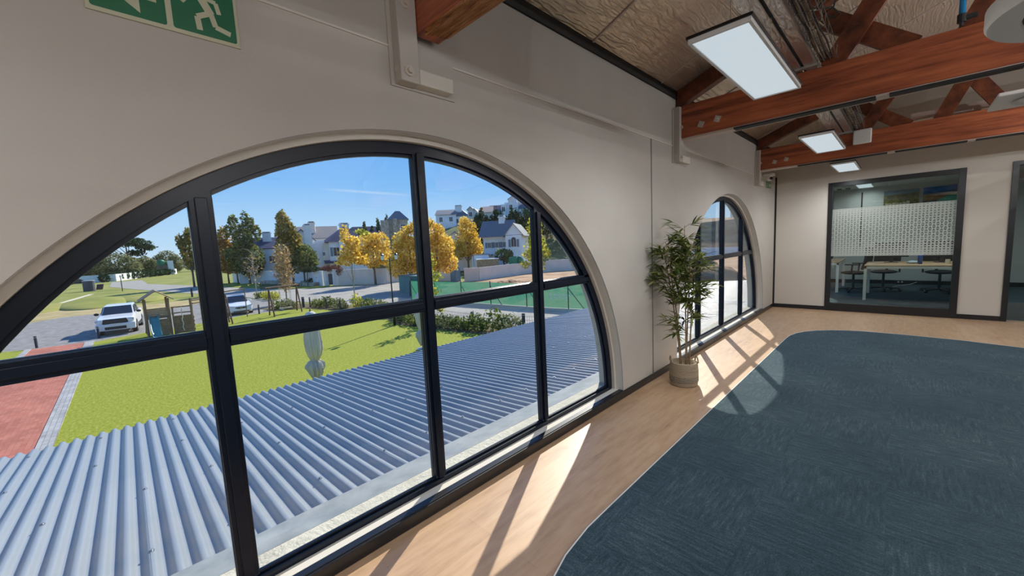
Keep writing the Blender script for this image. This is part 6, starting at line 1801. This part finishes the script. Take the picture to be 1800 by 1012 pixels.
qq = n_.nodes.new('ShaderNodeMixShader'); qq.inputs[0].default_value = 0.4
n_.links.new(dd.outputs[0], qq.inputs[1]); n_.links.new(tt.outputs[0], qq.inputs[2]); n_.links.new(qq.outputs[0], n_.nodes['Material Output'].inputs[0])
cu.materials.append(pm)
bpy.context.view_layer.update()
me = bpy.data.meshes.new_from_object(lt.evaluated_get(bpy.context.evaluated_depsgraph_get()))
me.transform(mt)
me.transform(Matrix.Translation(-ORG[gf.name]))
lo = bpy.data.objects.new('lettering', me); link(lo); lo.parent = gf
tag(lo, 'pale lettering printed on the cloth')
bpy.data.objects.remove(lt)
# a cream-white hoarding corner in shade is the same cloth; the teal box beside it is a container
ct_ = thing('site_container', (-37.0, 22.9, GZ), 'teal site container at the left end of the green fence', 'container')
build(MB().box(-38.6, -34.4, 21.2, 23.4, GZ, GZ + 1.85), 'body', mat('teal_container', (0.04, 0.20, 0.20), 0.6, noise=0.1, nscale=2), ct_)
build(MB().box(-38.65, -34.35, 21.15, 23.45, GZ + 1.85, GZ + 1.93), 'lid', mat('teal_lid', (0.03, 0.13, 0.14), 0.6), ct_)

# rubble on the building ground
rnd = random.Random(77)
mb = MB()
for k in range(60):
    x = -36 + rnd.random() * 20; y = 27 + rnd.random() * 9; s = rnd.uniform(.15, .7)
    b = MB().blob((x, y, GZ - s * .1), s * 1.4, s * 1.4, s * .5, 8, 5, k, .25); mb.add(b.v, b.f)
one(mb, 'rubble', DIRT, 'heaps of rubble scattered over the bare building ground', 'rubble', kind='stuff')
# embankment and walls seen through the farther window
mb = MB()
prof = [(0, 0), (3, 1.6), (7, 4.4), (12, 8.3), (16, 9.0), (24, 9.4), (40, 6.0)]
path = [(-52, 84), (-44, 92), (-34, 96.5), (-24, 98.5), (-14, 100.5), (-4, 103), (4, 105)]
rr = random.Random(5)
for i, (px, py) in enumerate(path):
    d = Vector((px, py, 0)).normalized()
    for (o, h) in prof:
        j = rr.uniform(-.35, .35)
        mb.v.append((px + d.x * (o + 1) , py + d.y * (o + 1), GZ + h * (0.95 + 0.03 * i if i < 4 else 1.05 - .03 * i) + j))
n = len(prof)
for i in range(len(path) - 1):
    for k in range(n - 1):
        a = i * n + k
        mb.f.append((a, a + n, a + n + 1, a + 1))
EMB = noise_mat('brown_embankment', [(0.3, (0.17, 0.105, 0.055)), (0.5, (0.30, 0.195, 0.115)), (0.7, (0.42, 0.29, 0.18))], 0.22, 0.95, 9, 0.8, 3, stretch=(1, 1, 3))
struct(mb, 'embankment', EMB)
run_wall('site_wall', [(-47, 87.5), (-36, 94), (-25, 96.8), (-14, 99), (-4, 101.5)], 1.95, 0.25, WHITE, 'white wall at the foot of the brown embankment seen through the farther window', coping=False)
mb = MB()
for (x, y, rx, ry, h, sd) in ((-12.6, 40.0, 2.6, 2.4, 1.9, 1), (-17.0, 44, 3.6, 3, 1.5, 2), (-20, 52, 4, 4, 2.6, 3)):
    b = MB().blob((x, y, GZ - .2), rx, ry, h, 20, 12, sd, .10); mb.add(b.v, b.f)
one(MB().add(mb.v, mb.f), 'earth_heap', EMB, 'heaped brown earth beyond the veranda roof seen through the farther window', 'earth heap', smooth=True)
bx = one(MB().prism([(-22.5, 0), (-17.2, 0), (-17.2, .7), (-19.8, 1.7), (-22.5, 1.1)], 'y', 112.5, 118), 'tarp_cover', mat('blue_tarp', (0.05, 0.10, 0.28), 0.6), 'blue covered heap on top of the brown embankment', 'tarpaulin')
bx.location.z = 5.9
for k, (x, y, w_, h_) in enumerate(((-34, 136, 7, 4.5), (-24.5, 139, 6, 5.5), (-17.0, 141, 5, 4.2))):
    hz = 4.6
    b = thing('distant_house', (x, y, hz), ['white distant house above the embankment, left one', 'white distant house above the embankment, middle one', 'white distant house above the embankment, right one'][k], 'house')
    build(MB().box(x - w_ / 2, x + w_ / 2, y - 3, y + 3, hz, hz + h_), 'walls', WHITE, b)
    build(MB().prism([(x - w_ / 2 - .3, hz + h_), (x + w_ / 2 + .3, hz + h_), (x, hz + h_ + 1.6)], 'y', y - 3.3, y + 3.3), 'roof', GREYR, b)
    for q in (-1, 1): build(MB().box(x + q * w_ * .25 - .5, x + q * w_ * .25 + .5, y - 3.05, y - 2.98, hz + h_ * .5, hz + h_ * .5 + 1.2), 'window', WGL, b)
one(MB().prism([(-60, 128), (10, 132), (10, 170), (-60, 170)], 'z', 2.0, 4.6), 'far_terrace', HILLG, 'scrubby far terrace under the distant white houses', 'terrace', kind='structure')

# blue roofed house behind the white wall
o = (-72.2, 22.1)
H = House('house', o, bearing(*o, R(4)), GZ, 'white house with dark blue roofs and a tall white chimney behind the garden wall', k=1.10)
H.body(1.0, 3.3, 0.5, 7, 0, 6.4, WHITE); H.gable_v(-2.6, 3.0, 1.2, 9, 5.6, 2.6, SLATE, WHITE)
H.body(-2.6, 3.0, 1.2, 9, 0, 5.6, CREAM)
H.chimney(0.55, 1.55, 0.0, 0.9, 0, 9.0, WHITE)
H.body(3.0, 4.4, -0.2, 6, 0, 6.0, CREAM)
H.body(3.8, 9.6, -0.6, 6, 0, 6.1, WHITE)
H.hip(3.6, 9.6, -0.6, 6, 6.1, 2.6, SLATE)
H.put(MB().prism([(-1.3, 2.75), (-.2, 3.15), (-.2, 3.25), (-1.4, 2.83)], 'x', 2.9, 5.4), 'porch_roof', SLATE)
H.body(5.2, 5.65, -1.4, -0.9, 0, 6.2, WHITE, 'pillar')
H.window(4.85, 3.9, 0.9, 1.3, -0.6, BLUSH); H.window(3.0, 4.0, .35, .55, -0.2); H.window(7.3, 3.8, 1.0, 1.3, -.6, BLUSH); H.window(4.6, 1.5, .9, 1.0, -.6)
H.chimney(6.4, 7.8, 4, 5.2, 6.0, 9.4, WHITE)
o = (-78.0, 12.0)
o2 = (-84.5, 27.6)
H = House('house', o2, bearing(*o2, R(-4)), GZ, 'grey-brown roofed white house rising between the two white chimneys', k=1.08)
H.body(-5, 4.5, 0, 8, 0, 7.4, WHITE); H.gable_u(-5, 4.5, 0, 8, 7.4, 2.3, BROWNR, WHITE); H.chimney(-.2, .9, 1.5, 2.5, 8, 10.6, CREAM); H.window(2.0, 5.2, .9, 1.2); H.window(-2.5, 5.2, .9, 1.2)
o = (-84.0, 19.0)
H = House('house', o, bearing(*o), GZ, 'white house with dark roof glimpsed between the tall green and conical trees')
H.body(-4, 3, 0, 7, 0, 6.3, WHITE); H.gable_u(-4, 3, 0, 7, 6.3, 2.0, SLATE, WHITE); H.chimney(.2, 1.6, 2, 3, 7, 9.4, WHITE); H.window(-1.5, 3.5, 1.0, 1.3); H.window(1.4, 3.5, 1.0, 1.3)
o = (-84.5, 38.0)
H = House('house', o, bearing(*o), GZ, 'house with a long dark blue roof behind the golden trees, below the conifers', k=1.17)
H.body(-4, 8, 0, 6, 0, 6.6, CREAM); H.hip(-4, 8, 0, 6, 6.6, 2.4, SLATE); H.window(-3, 3.5, 1, 1.3, 0, BLUSH); H.window(2.5, 3.5, 1, 1.3, 0, BLUSH)
# stone tower
o = (-75.0, 40.6)
zb = GZ + hill(*o)
H = House('stone_house', o, bearing(*o), zb, 'stone house with a hipped grey roof on the skyline behind the golden trees')
hh = 8.2 - zb
H.body(-1.2, 3.2, 0, 3.4, 0, hh, STONE); H.hip(-0.6, 3.2, 0.1, 3.4, hh - .1, 1.9, GREYR)
H.body(-2.2, -0.6, -0.5, 0.8, 0, hh - .2, STONE, 'corner_tower'); H.body(0.2, 1.1, -.6, 0.2, 0, hh + .1, STONE, 'buttress')
H.window(2.2, hh - 2.4, .8, 1.3)
# white gabled house
o = (-48.9, 45.7)
H = House('house', o, bearing(*o, R(-14)), GZ, 'white gabled house with grey roof and grey shutters behind the cream wall', k=1.07)
H.body(-2.6, 2.0, 1.2, 6.0, 0, 6.1, WHITE); H.gable_u(-2.9, 2.2, 0.6, 5.8, 6.0, 2.4, GREYR, WHITE)
H.body(1.4, 4.0, 0.0, 6.5, 0, 5.9, WHITE); H.gable_v(1.3, 4.2, 0, 6.5, 5.95, 1.75, GREYR, WHITE)
H.body(-2.6, 1.4, .75, 1.2, 5.5, 5.95, WHITE, 'fascia')
H.chimney(-.2, .75, 2.6, 3.5, 6.5, 9.3, WHITE)
H.window(2.72, 4.1, .75, 1.1, 0.0, SHUT, arch=True)
for u in (-1.6, -.35, .95): H.window(u, 4.1, .42, .8, 1.2, SHUT)
H.put(MB().box(-4.2, -1.0, -1.2, 1.2, 2.9, 3.02), 'porch_roof', GREYR)
H.body(-4.0, -3.8, -1.1, 1.2, 0, 2.9, WHITE, 'porch_post')
tree(-45.0, 43.4, 'dark green bush in front of the white gabled house', L_GREEN, [(0, 0, 3.2, 1.5, 1.6, 1.0), (0, .9, 2.6, 1.0, 1.0, .8)], 1300, .16, 1.4, .1, seed=310, name='garden_bush', cat='bush')
# house hidden behind the spreading golden tree
o = (-56.0, 42.5)
H = House('house', o, bearing(*o), GZ, 'white house mostly hidden behind the spreading golden tree')
H.body(-3, 2.6, 3, 9, 0, 5.6, WHITE); H.gable_v(-3, 2.6, 3, 9, 5.6, 2.0, GREYR, WHITE); H.window(1.4, 3.4, .8, 1.2, 3)
# terraced houses on the hill
def hill_house(x, y, parts, label):
    z0 = GZ + hill(x, y) - 0.5
    H = House('hill_house', (x, y), bearing(x, y, R(-10)), z0, label, 'house', 'terraced houses on the hill')
    for p in parts:
        u0, u1, v0, v1, zt, kind, rh, m = p
        z = zt - z0
        H.body(u0, u1, v0, v1, 0, z, m)
        if kind == 'u': H.gable_u(u0, u1, v0, v1, z, rh, GREYR if m is not CREAM else BROWNR, m)
        elif kind == 'v': H.gable_v(u0, u1, v0, v1, z, rh, GREYR, m)
        elif kind == 'h': H.hip(u0, u1, v0, v1, z, rh, GREYR)
        n = max(1, int((u1 - u0) / 2.2))
        for k in range(n):
            u = u0 + (u1 - u0) * (k + .5) / n
            H.window(u, z - 2.1, .9, 1.3, v0)
            if z > 5.5: H.window(u, z - 4.9, 1.0, 1.5, v0)
    return H
H = hill_house(-97.2, 70.4, [(-3, 3, 0, 7, 11.8, 'u', 1.6, WHITE)], 'leftmost white terraced house on the hill, half behind the golden trees'); H.chimney(1.2, 3.0, 2, 3.2, 10, 16.0, WHITE) if False else None
hh = H; z0 = hh.o.z; hh.chimney(2.6, 4.6, 2, 3.4, 12 - z0, 14.6 - z0, WHITE)
hill_house(-94.0, 74.6, [(-3.2, 1.4, 0, 7, 11.2, 'h', 2.2, WHITE), (1.4, 3.2, -.6, 7, 13.0, 'v', .8, CREAM)], 'second white terraced house on the hill with a curved dormer')
hill_house(-90.6, 78.6, [(-3.4, -.4, -.6, 7, 11.6, 'v', 1.7, WHITE), (-.4, 3.4, 0, 7, 12.0, 'u', 1.9, CREAM)], 'third terraced house on the hill with a pale brown roof')
hill_house(-87.4, 82.2, [(-2.6, 1.6, 0, 7, 11.6, 'u', 2.6, WHITE), (1.6, 3.0, -1.2, 6, 14.0, 'n', 0, WHITE)], 'fourth terraced house on the hill beside the tall blank white gable')
H = hill_house(-84.6, 85.2, [(-1.6, 2.4, -.8, 7, 14.6, 'n', 0, WHITE), (-1.0, 3.0, 3, 9, 16.0, 'v', 1.2, CREAM)], 'highest white block of the terrace on the hill crest'); H.chimney(1.2, 2.2, -0.5, .6, 14 - H.o.z, 17.0 - H.o.z, WHITE)
hill_house(-81.6, 88.4, [(-2.6, 2.0, 0, 7, 12.6, 'h', 2.2, WHITE), (2.0, 5, 1, 7, 11.4, 'u', 1.4, WHITE)], 'rightmost terraced house on the hill beside the window arch')

# far left of the field
run_wall('boundary_wall', [(-158.5, -9.0), (-157.9, -1.2), (-185, 8.0), (-203, 15.6)], 1.9, 0.3, WHITE, 'long low white boundary wall at the far end of the field')
k_ = thing('round_hut', (-104.5, -4.4, GZ), 'dark round-cornered utility hut standing alone on the field', 'utility hut')
build(MB().lathe([(0.80, 0), (0.80, 1.75), (0.72, 1.86)], (-105.4, -4.35, GZ), 18), 'tank', mat('dark_hut', (0.07, 0.075, 0.10), 0.7), k_)
build(MB().lathe([(0.86, 1.82), (0.84, 1.95), (0.3, 2.02)], (-105.4, -4.35, GZ), 18), 'lid', mat('grey_lid', (0.3, 0.31, 0.33), 0.6), k_)
s_ = thing('notice_board', (-107.4, -3.1, GZ), 'small dark red tilted board beside the round hut', 'notice board')
build(MB().add([(-107.1, -3.6, GZ + .1), (-107.1, -2.7, GZ + .1), (-107.7, -2.5, GZ + 1.05), (-107.7, -3.4, GZ + 1.05), (-107.14, -3.6, GZ + .06), (-107.14, -2.7, GZ + .06), (-107.74, -2.5, GZ + 1.0), (-107.74, -3.4, GZ + 1.0)], FS), 'board', mat('dark_red_board', (0.12, 0.045, 0.035), 0.7), s_)
build(MB().tube([(-107.7, -3.0, GZ), (-107.7, -3.0, GZ + .9)], .05, 6), 'post', DARKP, s_)
fp = thing('street_lamp', (-94.0, -0.1, GZ), 'small distant lamp post on the field beside the drive', 'street lamp')
build(MB().tube([(-94, -0.1, GZ), (-94, -0.1, GZ + 2.4)], .06, 8), 'post', DARKP, fp)
build(MB().lathe([(.10, 2.35), (.17, 2.65), (.05, 2.8)], (-94, -0.1, GZ), 8), 'lantern', LGL, fp)
wt = thing('water_tank', (-196, 11.8, GZ), 'green water tank on a brown plinth beside a pale pump house far off', 'water tank')
build(MB().lathe([(1.1, 0), (1.2, .3), (1.2, 1.5), (.7, 2.0), (.2, 2.1)], (-196, 11.0, 0.6), 16), 'tank', mat('green_tank', (0.02, 0.20, 0.09), 0.5), wt)
build(MB().box(-197.4, -194.6, 9.6, 12.6, GZ, 0.6), 'plinth', BARK, wt)
build(MB().box(-197.2, -194.8, 12.8, 14.4, GZ, 2.2), 'pump_house', WHITE, wt)
vn = one(MB().box(-64.0, -63.8, 6.0, 6.2, GZ, GZ + 1.1), 'marker_post', DARKP, 'short dark marker post standing on the drive verge', 'post')
